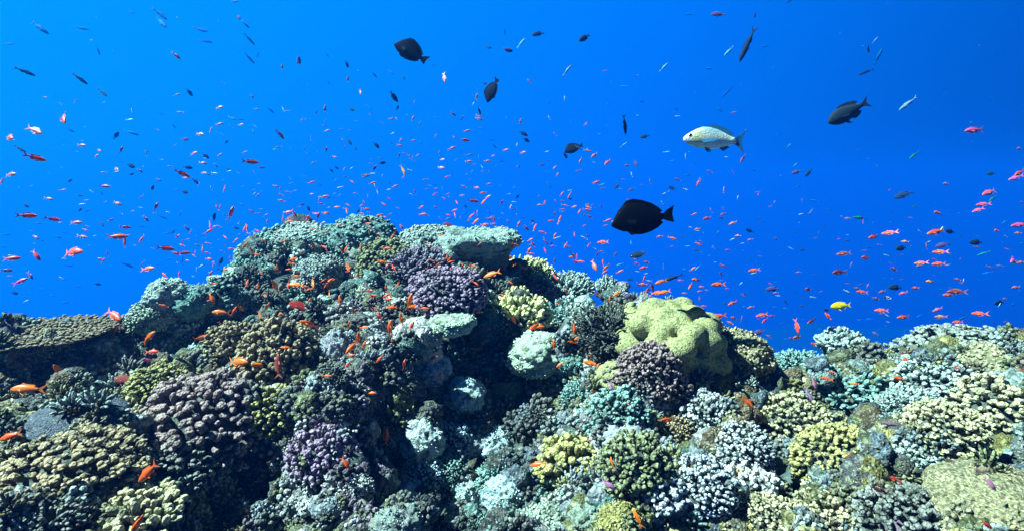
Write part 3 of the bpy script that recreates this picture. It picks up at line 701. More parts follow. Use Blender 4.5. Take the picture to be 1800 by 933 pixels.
# the drum coral is one of a kind
BG = make_barrel(); BGT = np.array([t for f in BG[1] if len(f) == 4 for t in ((f[0], f[1], f[2]), (f[0], f[2], f[3]))])
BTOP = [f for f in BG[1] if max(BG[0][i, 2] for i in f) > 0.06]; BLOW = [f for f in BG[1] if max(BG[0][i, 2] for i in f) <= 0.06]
def keep(F):
    ids = sorted({i for f in F for i in f}); m = {a: k for k, a in enumerate(ids)}; return BG[0][ids], [tuple(m[i] for i in f) for f in F], np.zeros(len(ids))
PROTO['barrel'] = [[merged('rim', keep(BTOP), growth((BG[0], BGT), 5, 1500, 0.02, 0.009, 0.05, 0.12)), part('wall', keep(BLOW), M_ROCK)]]  # lower sides split off and coloured dark, shade painted into the drum
ABS = {'the teal summit mound': (492,468,3.62,158), 'the barrel coral': (836,450,3.3,146), 'the rugged teal rock': (335,530,2.95,80),
       'the big yellow lobed coral': (1178,608,2.5,208), 'the cream nodular rock': (1305,625,2.55,105), 'the blue green dome': (1478,612,3.0,98), 'the right skyline hump': (1685,628,3.0,200), 'the pale crown coral': (752,424,3.38,95), 'the teal crown coral': (588,420,3.6,85),
       'the purple cauliflower coral': (785,522,2.68,135), 'the mint rock ledge': (795,565,2.5,88), 'the great cream dome': (1748,880,1.45,205), 'the brown table coral': (55,590,2.6,235), 'the upright cyan column': (1067,515,3.2,50), 'the pale cap of the left shoulder': (530,425,3.6,120), 'the middle summit coral': (640,425,3.6,125)}
LANDMARKS = []; TAKEN = []
rngp = random.Random(5)
for (px, py, w, kind, colr, hf, sink, tilt, var, label, short) in H:
    loc, nor = hit(px, min(py + w*0.16, 932 if py < 925 else py))
    k = 0
    while loc is None or (k < 30 and loc.dot(CF) > 5): py += 4; k += 1; loc, nor = hit(px, py)
    d = loc.dot(CF); W = w*d/FPX
    hw = {'plate': 1.0, 'barrel': 1.0}.get(kind, 1.12)
    S = W*hw
    rot = orient(nor, tilt, rngp.uniform(0, 6.28) if kind not in ('leaf', 'barrel') else 0.0)
    p = loc - nor*(sink*S)
    if kind == 'plate': p = loc + Vector((0, 0, 0.10*S))
    if kind == 'barrel': p = loc + Vector((0, 0.12, 0.0))
    if short in ABS: ax, ay, ad, aw = ABS[short]; p = at(ax, ay, ad); d = ad; S = aw*d/FPX*(1.19 if kind in ('nodular', 'boulder') else 1.05)
    if kind == 'barrel': rot = Quaternion((1, 0, 0), R(5))
    rv = rngp.uniform(-.06, .06); c = tuple(max(0.01, q*(1+rv)) for q in colr)
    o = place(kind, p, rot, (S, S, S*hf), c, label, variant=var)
    LANDMARKS.append((px, py, w, short, d)); TAKEN.append((p.copy(), S*0.5))

# ---------------------------------------------------------------- smaller colonies between the big ones
def zone_palette(px, py, d):
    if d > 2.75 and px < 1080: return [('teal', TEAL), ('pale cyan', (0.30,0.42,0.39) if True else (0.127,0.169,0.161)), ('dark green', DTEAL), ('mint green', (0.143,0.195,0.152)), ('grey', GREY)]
    if px < 430: return [('tan', TAN), ('olive', OLIVE), ('cream', CREAM), ('brown', BROWN), ('grey', GREY), ('pale', PALE)]
    if px < 720: return [('white', WHITE), ('grey', GREY), ('olive', OLIVE), ('purplish', (0.101,0.072,0.110)), ('pale blue', (0.161,0.195,0.228)), ('dark', (0.034,0.042,0.038))]
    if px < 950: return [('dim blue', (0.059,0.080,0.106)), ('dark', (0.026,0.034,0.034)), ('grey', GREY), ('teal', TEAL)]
    if px < 1250: return [('pale blue', (0.161,0.198,0.220)), ('olive', OLIVE), ('grey', GREY), ('teal', TEAL), ('yellow green', (0.127,0.135,0.051)), ('white', WHITE)]
    return [('cream', CREAM), ('yellowish', YOL), ('pale cyan', PALE), ('olive', OLIVE), ('grey', GREY), ('blue grey', (.07,.10,.12)), ('brown', BROWN)]
rf = random.Random(21)
FILL = []
occ = [(l[0], l[1], l[2]*0.42) for l in LANDMARKS]
tries = 0
while len(FILL) < 520 and tries < 26000:
    tries += 1
    px = rf.uniform(-20, 1820); py = rf.uniform(395, 945)
    w = rf.choice([26, 32, 38, 44, 52, 60, 72]) * (0.62 + 0.55*max(0, (py-420))/500)
    if tries > 12000: w *= 0.8
    if 470 < px < 900 and py < 432: continue
    if any(math.hypot(px-a, (py-b)*1.3) < r for a, b, r in ((1515, 705, 45), (1745, 740, 50), (1395, 838, 40), (1285, 730, 25), (945, 668, 35), (120, 655, 60), (470, 850, 42), (415, 760, 30), (840, 470, 42))): continue
    if any(abs(px-a) < r+w*.42 and (px-a)**2+(py-b)**2 < (r+w*0.36)**2 for a, b, r in occ): continue
    loc, nor = hit(px, py)
    if loc is None or loc.dot(CF) > 5.0: continue
    occ.append((px, py, w*0.40)); FILL.append((px, py, w, loc, nor))
KW = [('knob', 18, 'cauliflower coral'), ('fineknob', 14, 'cauliflower coral'), ('finger', 17, 'finger coral'), ('thickfinger', 10, 'finger coral'),
      ('nodular', 10, 'nodular coral'), ('boulder', 24, 'crusted rock'), ('bigknob', 7, 'knobbly coral'), ('slab', 8, 'rock ledge'), ('bush', 3, 'bush coral')]
def relation(px, py, LMK):
    best = min(LMK, key=lambda l: math.hypot(px-l[0], py-l[1])/(1+l[2]/400))
    dx, dy = px-best[0], py-best[1]
    if abs(dx) < best[2]*0.5 and abs(dy) < best[2]*0.30: rel = 'over'
    elif abs(dy) > abs(dx)*1.1: rel = 'above' if dy < 0 else 'below'
    else: rel = 'left of' if dx < 0 else 'right of'
    return rel, best[3]
GEN = []        # things whose labels are finished once all of them are placed: (object, head, px, py)
for (px, py, w, loc, nor) in FILL:
    d = loc.dot(CF); S = w*d/FPX*1.3
    kind, _, noun = rf.choices(KW, [k[1] for k in KW])[0]
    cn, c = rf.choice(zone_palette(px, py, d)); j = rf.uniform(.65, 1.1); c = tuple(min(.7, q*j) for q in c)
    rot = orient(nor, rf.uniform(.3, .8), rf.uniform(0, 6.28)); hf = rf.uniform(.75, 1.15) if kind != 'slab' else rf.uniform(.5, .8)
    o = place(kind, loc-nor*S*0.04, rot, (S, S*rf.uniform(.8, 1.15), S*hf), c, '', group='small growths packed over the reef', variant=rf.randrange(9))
    rel, lm = relation(px, py, LANDMARKS)
    if rel == 'over': rel = 'at the edge of'
    size = 'tiny' if w < 30 else ('small' if w < 48 else 'medium')
    GEN.append((o, f'{size} {cn} {noun}', f'{rel} {lm}', px, py))

# ---------------------------------------------------------------- crust of tiny growths nobody could count
def tuft_variants():
    out = []
    for s in range(10):
        rng = np.random.default_rng(500+s); bag = MeshBag(); kind = s % 5
        if kind < 2:
            for d in dome_dirs(20, rng, 1.6): finger(bag, rng, d*0.25, d+rng.normal(size=3)*0.2, 0.28*rng.uniform(.7, 1.2), 0.105, 5, 1.15, 0.1, rings=((0, .8), (.5, 1.), (.86, .8)))
        elif kind == 2:
            for d in dome_dirs(24, rng, 1.4): finger(bag, rng, d*0.14, d+np.array([0, 0, .5])+rng.normal(size=3)*0.25, 0.5*rng.uniform(.6, 1.2), 0.06, 5, 1., 0.3, rings=((0, 1.), (.6, .9), (.9, .7)))
        else:
            V, F = ICO[3]; r = 0.5*(1+0.5*fbm(V*1.9+s, 3, s)+0.35*(0.5-worley(V*2.8+s, s))); bag.add(V*r[:, None]*np.array([1, 1, .7]), [tuple(f) for f in F], np.clip(0.5+fbm(V*4, 2, 3), 0, 1))
        V, F, T = bag.get()
        Ft = []
        for f in F: Ft += [f] if len(f) == 3 else [(f[0], f[1], f[2]), (f[0], f[2], f[3])]
        out.append((V, np.array(Ft), T))
    return out
def crust():
    TV = tuft_variants(); rng = np.random.default_rng(77); Vs, Fs, Ts, Cs = [], [], [], []; off = 0; n = 0
    pos = []
    for _ in range(5200): pos.append((rng.uniform(-60, 1860), rng.uniform(395, 960)))
    cand = []
    for px, py in pos:
        loc, nor = hit(px, py)
        if 790 < px < 885 and 400 < py < 505: continue
        if loc is not None and loc.dot(CF) < 5.2: cand.append((loc, nor, px, py))
    for _ in range(4500):                                  # the rest of the reef, beyond the frame and behind the crest
        x, y = rng.uniform(-5, 5), rng.uniform(-0.3, 6.2)
        loc, nor, _i, _d = BVH.ray_cast(Vector((x, y, 3)), Vector((0, 0, -1)))
        if loc is not None: px, py, d = project(loc) if loc.dot(CF) > 0.1 else (900, 2000, 1); cand.append((loc, nor if nor.z > 0 else -nor, px, py))
    for loc, nor, px, py in cand:
        if 460 < px < 905 and py < 425 and loc.dot(CF) > 0: continue
        d = max(1.2, loc.dot(CF)); V, F, T = TV[rng.integers(0, len(TV))]
        s = rng.choice([.035, .05, .065, .085])*(0.6+0.28*d)
        q = orient(nor, rng.uniform(.3, 1), rng.uniform(0, 6.28)); M = np.array(q.to_matrix())
        P = (V*s*rng.uniform(.8, 1.2, 3)) @ M.T + np.array(loc)
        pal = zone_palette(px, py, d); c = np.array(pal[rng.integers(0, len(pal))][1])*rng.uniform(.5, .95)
        Vs.append(P); Fs.append(F+off); Ts.append(T); Cs.append(np.tile(np.append(c, 1), (len(V), 1))); off += len(V)
    V = np.vstack(Vs); F = np.vstack(Fs)
    m = M_CORAL.copy(); m.name = 'crust_tissue'; nt = m.node_tree
    a = N(nt, 'ShaderNodeAttribute', attribute_name='tint')
    oi = [x for x in nt.nodes if x.type == 'OBJECT_INFO'][0]
    for l in list(nt.links):
        if l.from_node == oi: s = l.to_socket; nt.links.remove(l); nt.links.new(a.outputs['Color'], s)
    me = mesh_from('reef_crust', V, F, [m], np.concatenate(Ts))
    ca = me.color_attributes.new('tint', 'FLOAT_COLOR', 'POINT'); ca.data.foreach_set('color', np.vstack(Cs).astype(np.float32).ravel())
    o = link('reef_crust', me); o['kind'] = 'stuff'; o['label'] = 'dense crust of tiny knobs and tufts covering the reef rock'
crust()

# ---------------------------------------------------------------- fish
def fish_mat(name, mode):
    m, nt, b = new_mat(name); oi = N(nt, 'ShaderNodeObjectInfo').outputs['Color']
    lc = N(nt, 'ShaderNodeTexCoord').outputs['Object']; sx = N(nt, 'ShaderNodeSeparateXYZ'); nt.links.new(lc, sx.inputs[0])
    z = sx.outputs['Z']; x = sx.outputs['X']
    if mode == 'fin':
        c = mixc(nt, 0.25, oi, (0.55, 0.35, 0.12)); b.inputs['Roughness'].default_value = 0.5
    elif mode == 'plain':
        c = mixc(nt, ramp(nt, z, -0.12, 0.12, 0, 0.35), oi, mixc(nt, 1.0, oi, (0.55, 0.55, 0.6), 'MULTIPLY')); b.inputs['Roughness'].default_value = 0.65
    elif mode == 'silver':
        back = mixc(nt, ramp(nt, z, 0.02, 0.13), oi, (0.22, 0.42, 0.50))
        c = mixc(nt, ramp(nt, x, 0.12, 0.30, 0, 0.7), back, (0.55, 0.58, 0.22)); c = mixc(nt, ramp(nt, x, 0.36, 0.44), c, (0.62, 0.58, 0.66))
        v = voro(nt, lc, 60); c = mixc(nt, ramp(nt, v, 0.25, 0.6, 0, 0.12), c, (0.35, 0.42, 0.38))
        b.inputs['Roughness'].default_value = 0.35; bump(nt, b, v, 0.4, 0.01)
    else:
        c = mixc(nt, ramp(nt, z, -0.1, 0.1), mixc(nt, 0.15, oi, (0.85, 0.35, 0.12)), oi)
        c = mixc(nt, ramp(nt, x, 0.3, 0.42, 0, 0.3), c, (0.8, 0.2, 0.02)); b.inputs['Roughness'].default_value = 0.4
    nt.links.new(c, b.inputs['Base Color']); b.inputs['Specular IOR Level'].default_value = 0.03 if mode == 'plain' else 0.4
    return m
M_FB = fish_mat('anthias_skin', 'body'); M_FF = fish_mat('fin_membrane', 'fin'); M_FP = fish_mat('dark_skin', 'plain'); M_FS = fish_mat('silver_skin', 'silver')
M_DF, nt_, b_ = new_mat('dark_fin'); oi_ = N(nt_, 'ShaderNodeObjectInfo').outputs['Color']; nt_.links.new(oi_, b_.inputs['Base Color']); b_.inputs['Roughness'].default_value = 0.7; b_.inputs['Specular IOR Level'].default_value = 0.03
M_EYE, nt_, b_ = new_mat('eye'); b_.inputs['Base Color'].default_value = (0.01, 0.01, 0.012, 1); b_.inputs['Roughness'].default_value = 0.1
M_IRIS, nt_, b_ = new_mat('iris'); b_.inputs['Base Color'].default_value = (0.55, 0.18, 0.05, 1)
def bendf(P, bend):
    P = np.array(P, float); t = 0.5-P[:, 0]; P[:, 1] += bend*(t**2)*0.9*np.where(t > 0, 1, 0); return P
def body(top, bot, wid, xs, k=12, tail_x=-0.28, nose=0.5):
    V, F = [], []
    for x, a, b, w in zip(xs, top, bot, wid):
        for j in range(k):
            an = 2*math.pi*j/k; c, s = math.cos(an), math.sin(an)
            V.append((x, c*w, ((a+b)/2 + s*(a-b)/2)))
    n = len(xs)
    for i in range(n-1):
        for j in range(k): q = (j+1) % k; F.append((i*k+j, i*k+q, (i+1)*k+q, (i+1)*k+j))
    F.append(tuple(range(k))[::-1]); F.append(tuple((n-1)*k+j for j in range(k))); return V, F
def fin(poly, th=0.006, root_th=0.014):
    """thin membrane, thicker at its root (first two points)"""
    n = len(poly); V = []
    for s in (1, -1):
        for i, (x, z) in enumerate(poly): V.append((x, s*(root_th if i < 2 else th)/2, z))
    F = [tuple(range(n)), tuple(range(2*n-1, n-1, -1))]
    for i in range(n): j = (i+1) % n; F.append((i, i+n, j+n, j))
    return V, F
def sphere(c, r, sc=(1, 1, 1)):
    V, F = ICO[2]; return (V*r*np.array(sc)+np.array(c)).tolist(), [tuple(f) for f in F]
XS = [0.50, 0.485, 0.45, 0.39, 0.31, 0.21, 0.10, -0.02, -0.13, -0.22, -0.29, -0.33]
SPEC = {
 'anthias': dict(top=[.004,.02,.045,.075,.105,.125,.128,.11,.085,.055,.038,.036], bot=[-.006,-.02,-.045,-.07,-.092,-.108,-.11,-.098,-.072,-.046,-.034,-.034], wid=[.004,.016,.032,.046,.056,.06,.058,.05,.036,.022,.014,.01],
    tail=[(-.32,.034),(-.32,-.034),(-.38,-.07),(-.54,-.17),(-.44,-.04),(-.41,0),(-.44,.04),(-.54,.17),(-.38,.07)],
    dorsal=[(.22,.115),(-.18,.065),(-.235,.085),(-.2,.125),(-.08,.15),(.05,.165),(.13,.185),(.17,.155)], anal=[(-.02,-.095),(-.18,-.06),(-.22,-.10),(-.14,-.125),(-.06,-.13)],
    pelvic=[(.16,-.10),(.10,-.105),(.02,-.17),(.06,-.165)], pect=[(.2,.0),(.19,-.04),(.08,-.07),(.05,-.03),(.1,.0)], eye=(.395,.043,.022,.021), bm='M_FB', fm='M_FF'),
 'fusilier': dict(top=[.004,.016,.034,.054,.07,.078,.076,.066,.05,.034,.022,.02], bot=[-.004,-.016,-.032,-.048,-.06,-.068,-.066,-.056,-.042,-.03,-.02,-.02], wid=[.004,.014,.026,.036,.044,.048,.046,.04,.03,.02,.012,.008],
    tail=[(-.32,.02),(-.32,-.02),(-.38,-.04),(-.5,-.10),(-.42,-.02),(-.40,0),(-.42,.02),(-.5,.10),(-.38,.04)],
    dorsal=[(.18,.07),(-.2,.038),(-.22,.05),(-.1,.075),(.05,.095),(.13,.10)], anal=[(-.04,-.055),(-.18,-.035),(-.2,-.05),(-.1,-.075)],
    pelvic=[(.16,-.065),(.12,-.065),(.06,-.095),(.09,-.09)], pect=[(.24,.0),(.23,-.025),(.12,-.03),(.15,.0)], eye=(.41,.035,.012,.016), bm='M_FP', fm='M_DF'),
 'damsel': dict(top=[.004,.03,.07,.115,.155,.175,.17,.145,.11,.07,.045,.04], bot=[-.01,-.035,-.07,-.11,-.145,-.165,-.165,-.14,-.10,-.06,-.042,-.04], wid=[.004,.018,.036,.052,.062,.066,.062,.052,.038,.024,.014,.01],
    tail=[(-.32,.04),(-.32,-.04),(-.38,-.06),(-.5,-.14),(-.44,-.04),(-.42,0),(-.44,.04),(-.5,.14),(-.38,.06)],
    dorsal=[(.25,.155),(-.2,.085),(-.27,.11),(-.2,.165),(-.08,.195),(.08,.215),(.18,.20)], anal=[(-.0,-.15),(-.2,-.07),(-.26,-.10),(-.18,-.16),(-.08,-.19)],
    pelvic=[(.16,-.155),(.10,-.16),(.02,-.23),(.06,-.23)], pect=[(.2,.0),(.19,-.04),(.08,-.06),(.05,-.02)], eye=(.39,.046,.03,.024), bm='M_FP', fm='M_DF'),
 'surgeon': dict(top=[-.10,-.07,-.01,.085,.165,.195,.19,.17,.135,.085,.045,.035], bot=[-.125,-.135,-.15,-.175,-.20,-.205,-.205,-.19,-.155,-.105,-.055,-.035], wid=[.006,.02,.032,.044,.054,.058,.056,.048,.036,.024,.014,.012],
    tail=[(-.31,.03),(-.31,-.035),(-.37,-.06),(-.49,-.085),(-.475,-.02),(-.465,.02),(-.475,.08),(-.495,.15),(-.38,.085)],
    dorsal=[(.33,.14),(-.27,.045),(-.31,.075),(-.25,.125),(-.14,.185),(0,.225),(.14,.245),(.26,.22)], anal=[(.22,-.19),(-.27,-.05),(-.32,-.085),(-.24,-.15),(-.12,-.205),(.02,-.24),(.14,-.24)],
    pelvic=[(.26,-.19),(.2,-.2),(.12,-.235),(.18,-.245)], pect=[(.26,-.04),(.25,-.09),(.14,-.12),(.11,-.06)], eye=(.37,.042,.045,.014), bm='M_FP', fm='M_DF'),
 'snapper': dict(top=[-.01,.015,.04,.075,.115,.15,.155,.135,.10,.065,.045,.042], bot=[-.03,-.045,-.062,-.085,-.10,-.115,-.12,-.112,-.09,-.062,-.04,-.036], wid=[.006,.022,.036,.05,.06,.064,.062,.052,.038,.026,.016,.013],
    tail=[(-.3,.04),(-.3,-.036),(-.36,-.06),(-.47,-.14),(-.43,-.04),(-.42,.02),(-.45,.09),(-.5,.17),(-.38,.075)],
    dorsal=[(.2,.142),(-.24,.06),(-.28,.085),(-.22,.13),(-.12,.165),(.02,.19),(.1,.185)], anal=[(-.08,-.10),(-.2,-.065),(-.23,-.085),(-.14,-.135)],
    pelvic=[(.16,-.11),(.1,-.115),(.04,-.15),(.09,-.155)], pect=[(.22,-.03),(.2,-.055),(.04,-.035),(.0,-.0),(.06,.005)], eye=(.40,.048,.028,.024), bm='M_FS', fm='M_DF'),
}
FM = {}
def fish_parts(spec, bend):
    key = (spec, bend)
    if key in FM: return FM[key]
    s = SPEC[spec]; BM, FN = globals()[s['bm']], globals()[s['fm']]; L = []
    V, F = body(s['top'], s['bot'], s['wid'], XS); L.append(('body', V, F, BM, True))
    for nm, k in (('tail_fin', 'tail'), ('dorsal_fin', 'dorsal'), ('anal_fin', 'anal')): V, F = fin(s[k]); L.append((nm, V, F, FN, False))
    w = max(s['wid'])
    for sg in (1, -1):
        V, F = fin(s['pelvic']); V = [(x, y+sg*(0.02+0.35*max(0, s['pelvic'][0][1]-z)), z) for x, y, z in V]; L.append(('pelvic_fin', V, F, FN, False))
        V, F = fin(s['pect'], 0.004, 0.006); x0 = s['pect'][0][0]; V = [(x, y+sg*(w*0.92+0.45*(x0-x)), z) for x, y, z in V]; L.append(('pectoral_fin', V, F, FN, False))
        ex, ey, ez, er = s['eye']; V, F = sphere((ex, sg*ey*0.85, ez), er, (1, .45, 1)); L.append(('eye', V, F, M_EYE, True))
    parts = []
    for nm, V, F, m, sm in L: parts.append((nm, mesh_from(nm, bendf(V, bend), F, [m], smooth=sm)))
    AV, AF, MI, off = [], [], [], 0; mats = [BM, FN, M_EYE]
    for nm, V, F, m, sm in L:
        AV.append(bendf(V, bend)); AF += [tuple(i+off for i in f) for f in F]; MI += [mats.index(m)]*len(F); off += len(V)
    whole = mesh_from(spec+'_whole', np.vstack(AV), AF, mats, matidx=MI)
    FM[key] = (parts, whole); return FM[key]
def fish(name, cat, spec, px, py, lpx, ang, real, color, fin_color=None, yaw=None, detail=False, bend=0.0, dmax=22, group=None, rng=random, label='', roll=None):
    d = real/(lpx/FPX); loc, _n = hit(px, py)
    if loc is not None and loc.dot(CF) < d+0.1: d = max(0.6, loc.dot(CF)-0.12-0.05*rng.random())
    d = min(d, dmax); real = lpx*d/FPX
    yaw = rng.uniform(-0.45, 0.45) if yaw is None else yaw
    L = real/math.cos(yaw); a = R(ang)
    h = (CR*math.cos(a)+CU*math.sin(a))*math.cos(yaw) + CF*math.sin(yaw)          # heading
    up0 = Vector((0, 0, 1)); up = (up0-h*h.dot(up0))
    if up.length < 0.35: up = (CR*(-math.sin(a))+CU*math.cos(a)); up = up if up.z >= 0 or abs(up.z) < .2 else -up; up = up - h*h.dot(up)
    up.normalize(); side = up.cross(h); up = Quaternion(h, rng.uniform(-.25, .25)-0.35*h.x if roll is None else roll) @ up; side = up.cross(h)
    M = Matrix((h, side, up)).transposed().to_4x4(); q = M.to_quaternion()
    parts, whole = fish_parts(spec, bend); col = (*color, 1); fc = (*(fin_color or color), 1)
    if detail:
        o = link(name, None); o.empty_display_size = 0.02
        for nm, me in parts: c = link(nm, me, o); c.color = col if nm == 'body' else fc
    else: o = link(name, whole); o.color = col
    o.rotation_mode = 'QUATERNION'; o.rotation_quaternion = q; o.location = at(px, py, d)*1.0; o.scale = (L, L, L*({'surgeon': 1.18, 'snapper': 1.25}.get(spec, 1.06)))
    o['category'] = cat; o['label'] = label
    if group: o['group'] = group
    return o, d
rk = random.Random(3)
# the fish one would point at
BIG = [
 ('surgeonfish','surgeonfish','surgeon',1130,381,110,181,.26,(.001,.0015,.003),0.05,'large black surgeonfish hovering left of the open water above the yellow coral','the big black surgeonfish'),
 ('surgeonfish','surgeonfish','surgeon',724,90,66,142,.26,(.001,.004,.010),.1,'black surgeonfish high in the water with its tail pointing down','the high black surgeonfish'),
 ('surgeonfish','surgeonfish','surgeon',864,158,42,236,.24,(.006,.01,.016),.35,'dark surgeonfish swimming nose down in mid water','the nose down dark surgeonfish'),
 ('surgeonfish','surgeonfish','surgeon',1008,260,34,192,.24,(.006,.01,.016),.2,'small looking dark surgeonfish over the middle of the crest','the small dark surgeonfish'),
 ('surgeonfish','surgeonfish','fusilier',1098,219,34,-80,.2,(.006,.01,.018),.3,'dark slim fish pointing straight down with fins spread','the down pointing dark fish'),
 ('surgeonfish','surgeonfish','damsel',1492,197,78,208,.34,(.02,.035,.05),.1,'long dark fish alone in the open water on the right','the long dark fish'),
 ('snapper','snapper','snapper',1257,246,112,176,.32,(.74,.80,.62),.0,'silver yellow snapper with dark red eye swimming in open water','the silver snapper'),
 ('wrasse','wrasse','fusilier',1314,78,62,248,.30,(.012,.03,.07),.2,'thin dark fish diving steeply above the silver snapper','the diving thin fish'),
 ('yellow_damselfish','damselfish','damsel',1478,537,34,186,.11,(.75,.58,.02),.1,'bright yellow damselfish among pink fish on the right','the yellow damselfish'),
 ('reef_fish','reef fish','fusilier',1183,488,40,200,.22,(.02,.04,.06),.1,'dark slim fish just above the skyline by the yellow coral','the dark slim skyline fish'),
 ('reef_fish','reef fish','damsel',1122,448,30,190,.2,(.02,.03,.05),.1,'dark fish between the skyline fish and the big black surgeonfish','the dark middle fish'),
 ('reef_fish','reef fish','damsel',527,539,42,160,.13,(.30,.03,.02),.1,'plump dark red fish above the large tan coral dome','the plump dark red fish'),
 ('reef_fish','reef fish','damsel',220,668,42,172,.13,(.28,.07,.06),.1,'dull red fish hovering over the blue grey slab','the dull red fish'),
 ('reef_fish','reef fish','fusilier',1620,828,48,182,.16,(.05,.06,.05),.1,'dull grey fish lying low over the lower right coral','the dull grey fish'),
 ('reef_fish','reef fish','fusilier',1568,745,36,172,.13,(.22,.14,.22),.1,'dull lavender fish over the pale right corals','the dull lavender fish'),
 ('reef_fish','reef fish','damsel',1560,764,22,80,.09,(.5,.42,.06),.2,'small yellow fish upright beside the dull lavender fish','the small yellow fish'),
 ('reef_fish','reef fish','fusilier',1614,646,20,15,.1,(.3,.28,.08),.1,'thin dull yellow fish over the right hand corals','the thin dull yellow fish'),
 ('reef_fish','reef fish','fusilier',396,478,34,-25,.2,(.03,.07,.09),.1,'dark teal fish grazing at the left foot of the summit','the dark teal fish'),
 ('reef_fish','reef fish','damsel',1055,520,22,150,.11,(.15,.04,.04),.2,'brownish red fish at the skyline beside the upright cyan column','the brownish red fish'),
 ('reef_fish','reef fish','damsel',790,398,26,160,.13,(.2,.05,.06),.2,'dark red fish resting on the barrel coral rim','the dark red rim fish'),
 ('reef_fish','reef fish','fusilier',1023,484,20,45,.12,(.02,.05,.07),.2,'slim dark teal fish on the skyline above the teal finger coral','the slim teal fish'),
 ('male_anthias','anthias','anthias',1075,687,38,-80,.11,(.42,.20,.50),.1,'lavender anthias swimming nose down past the teal cauliflower cluster','the lavender nose down anthias'),
 ('male_anthias','anthias','anthias',1112,719,33,-50,.10,(.62,.10,.20),.1,'crimson pink anthias slanting down right of the lavender one','the crimson pink anthias'),
 ('male_anthias','anthias','anthias',1070,852,31,-35,.10,(.50,.22,.45),.1,'pinkish lavender anthias low beside the olive knobbed coral','the low lavender anthias'),
 ('male_anthias','anthias','anthias',1432,673,27,-70,.10,(.55,.22,.35),.1,'rosy white anthias upper of a pair above the cream slope coral','the rosy upper anthias'),
 ('male_anthias','anthias','anthias',1423,698,35,-62,.11,(.38,.26,.50),.1,'lilac blue anthias lower of a pair above the cream slope coral','the lilac lower anthias'),
 ('male_anthias','anthias','anthias',1742,850,32,-50,.10,(.62,.22,.40),.1,'pink and white anthias curving over the great cream dome','the pink white anthias'),
 ('male_anthias','anthias','anthias',35,494,24,25,.09,(.75,.03,.25),.3,'vivid magenta fish at the far left edge above the table coral','the magenta fish'),
 ('cleaner_wrasse','wrasse','damsel',1560,523,13,172,.07,(.02,.02,.03),.1,'tiny black fish with pale tail among pink fish on the right','the tiny black fish'),
]
WLM = []
for (nm, cat, sp, px, py, l, a, real, c, yaw, lab, short) in BIG:
    fc = {'snapper': (.03, .16, .30), 'cleaner_wrasse': (.6, .6, .6), 'yellow_damselfish': (.7, .55, .03)}.get(nm, c)
    if nm == 'male_anthias': fc = tuple(min(.8, q*1.2) for q in c)
    fish(nm, cat, sp, px, py, l, a, real, c, fc, yaw, True, 0.0 if nm != 'male_anthias' else .12, label=lab, rng=rk)
    WLM.append((px, py, max(l, 50), short, 0))
FISHLM = [l for l in LANDMARKS if l[2] > 60] + WLM + [
  (60, 60, 60, 'the upper left corner of the water', 0), (300, 120, 60, 'the open blue at the upper left', 0), (550, 250, 60, 'the shoal over the summit', 0),
  (200, 300, 60, 'the left hand shoal', 0), (760, 300, 60, 'the swarm over the barrel coral', 0), (1700, 90, 60, 'the upper right corner of the water', 0),
  (1700, 350, 60, 'the right hand shoal', 0), (1450, 420, 60, 'the loose shoal right of the big black surgeonfish', 0), (950, 60, 60, 'the open blue above the crest', 0)]

T1 = """205,145,140,-35,b;430,150,80,-10,b;690,65,50,-25,b;850,80,110,-40,b;850,120,140,-40,b;1060,160,100,-15,b;1080,215,80,-10,b;1230,5,80,-15,b;1255,90,50,-45,d;1295,130,60,-50,w;1315,210,80,-45,b;1315,310,70,-45,b;1360,290,40,-90,b;520,270,50,-80,b;930,298,50,-35,m;1488,355,30,80,m;1578,325,60,95,d;1725,290,30,-50,b;1735,435,30,-90,b;135,380,120,-25,s;420,415,110,-42,s;545,490,90,-40,s;1000,490,45,-55,d;1285,525,30,-50,b;1330,510,30,-50,r;1155,565,55,5,r;1490,575,50,-55,w;1715,575,45,90,r;1425,580,60,-45,b;1668,595,25,90,d;1592,635,25,0,r;1638,630,30,-30,b;1715,640,30,80,w;1225,625,50,-25,w;1270,632,40,0,b;1270,658,40,5,r;1160,655,45,20,r;1110,685,45,40,r;1055,708,60,-5,r;975,735,50,0,d;850,602,30,-10,b;915,665,35,-50,w;815,680,30,-50,b;1335,692,35,-60,w;1725,690,35,20,r;325,620,110,-45,R;190,692,115,-20,r;45,722,100,-15,R;105,785,100,-30,s;190,835,100,-15,R;375,690,40,-30,b;690,698,90,-20,b;615,715,50,80,d;435,768,55,-5,r;520,795,45,-20,r;505,823,50,10,r;642,790,40,90,m;775,798,35,-20,b;1480,712,70,-50,r;1170,712,60,-35,b;1195,750,25,60,d;1022,808,45,20,R;1085,825,50,-30,d;1160,818,35,30,r;1640,732,30,80,r;1603,788,40,60,w;1720,790,40,80,r;1765,830,35,-20,r;1325,855,85,-5,k;1070,860,50,-10,r;990,883,50,-5,d;1140,875,30,0,r;1380,885,40,10,d;1205,892,20,0,d;1260,915,35,-40,w;1075,912,40,0,r;960,918,75,-20,R;610,893,60,-20,r;690,875,60,-25,d;738,902,35,-45,r;690,918,35,0,d;50,918,90,0,r;262,915,30,-20,b;1748,900,30,-40,d;1775,885,30,-30,d;1515,458,25,-20,b;45,232,70,0,b"""
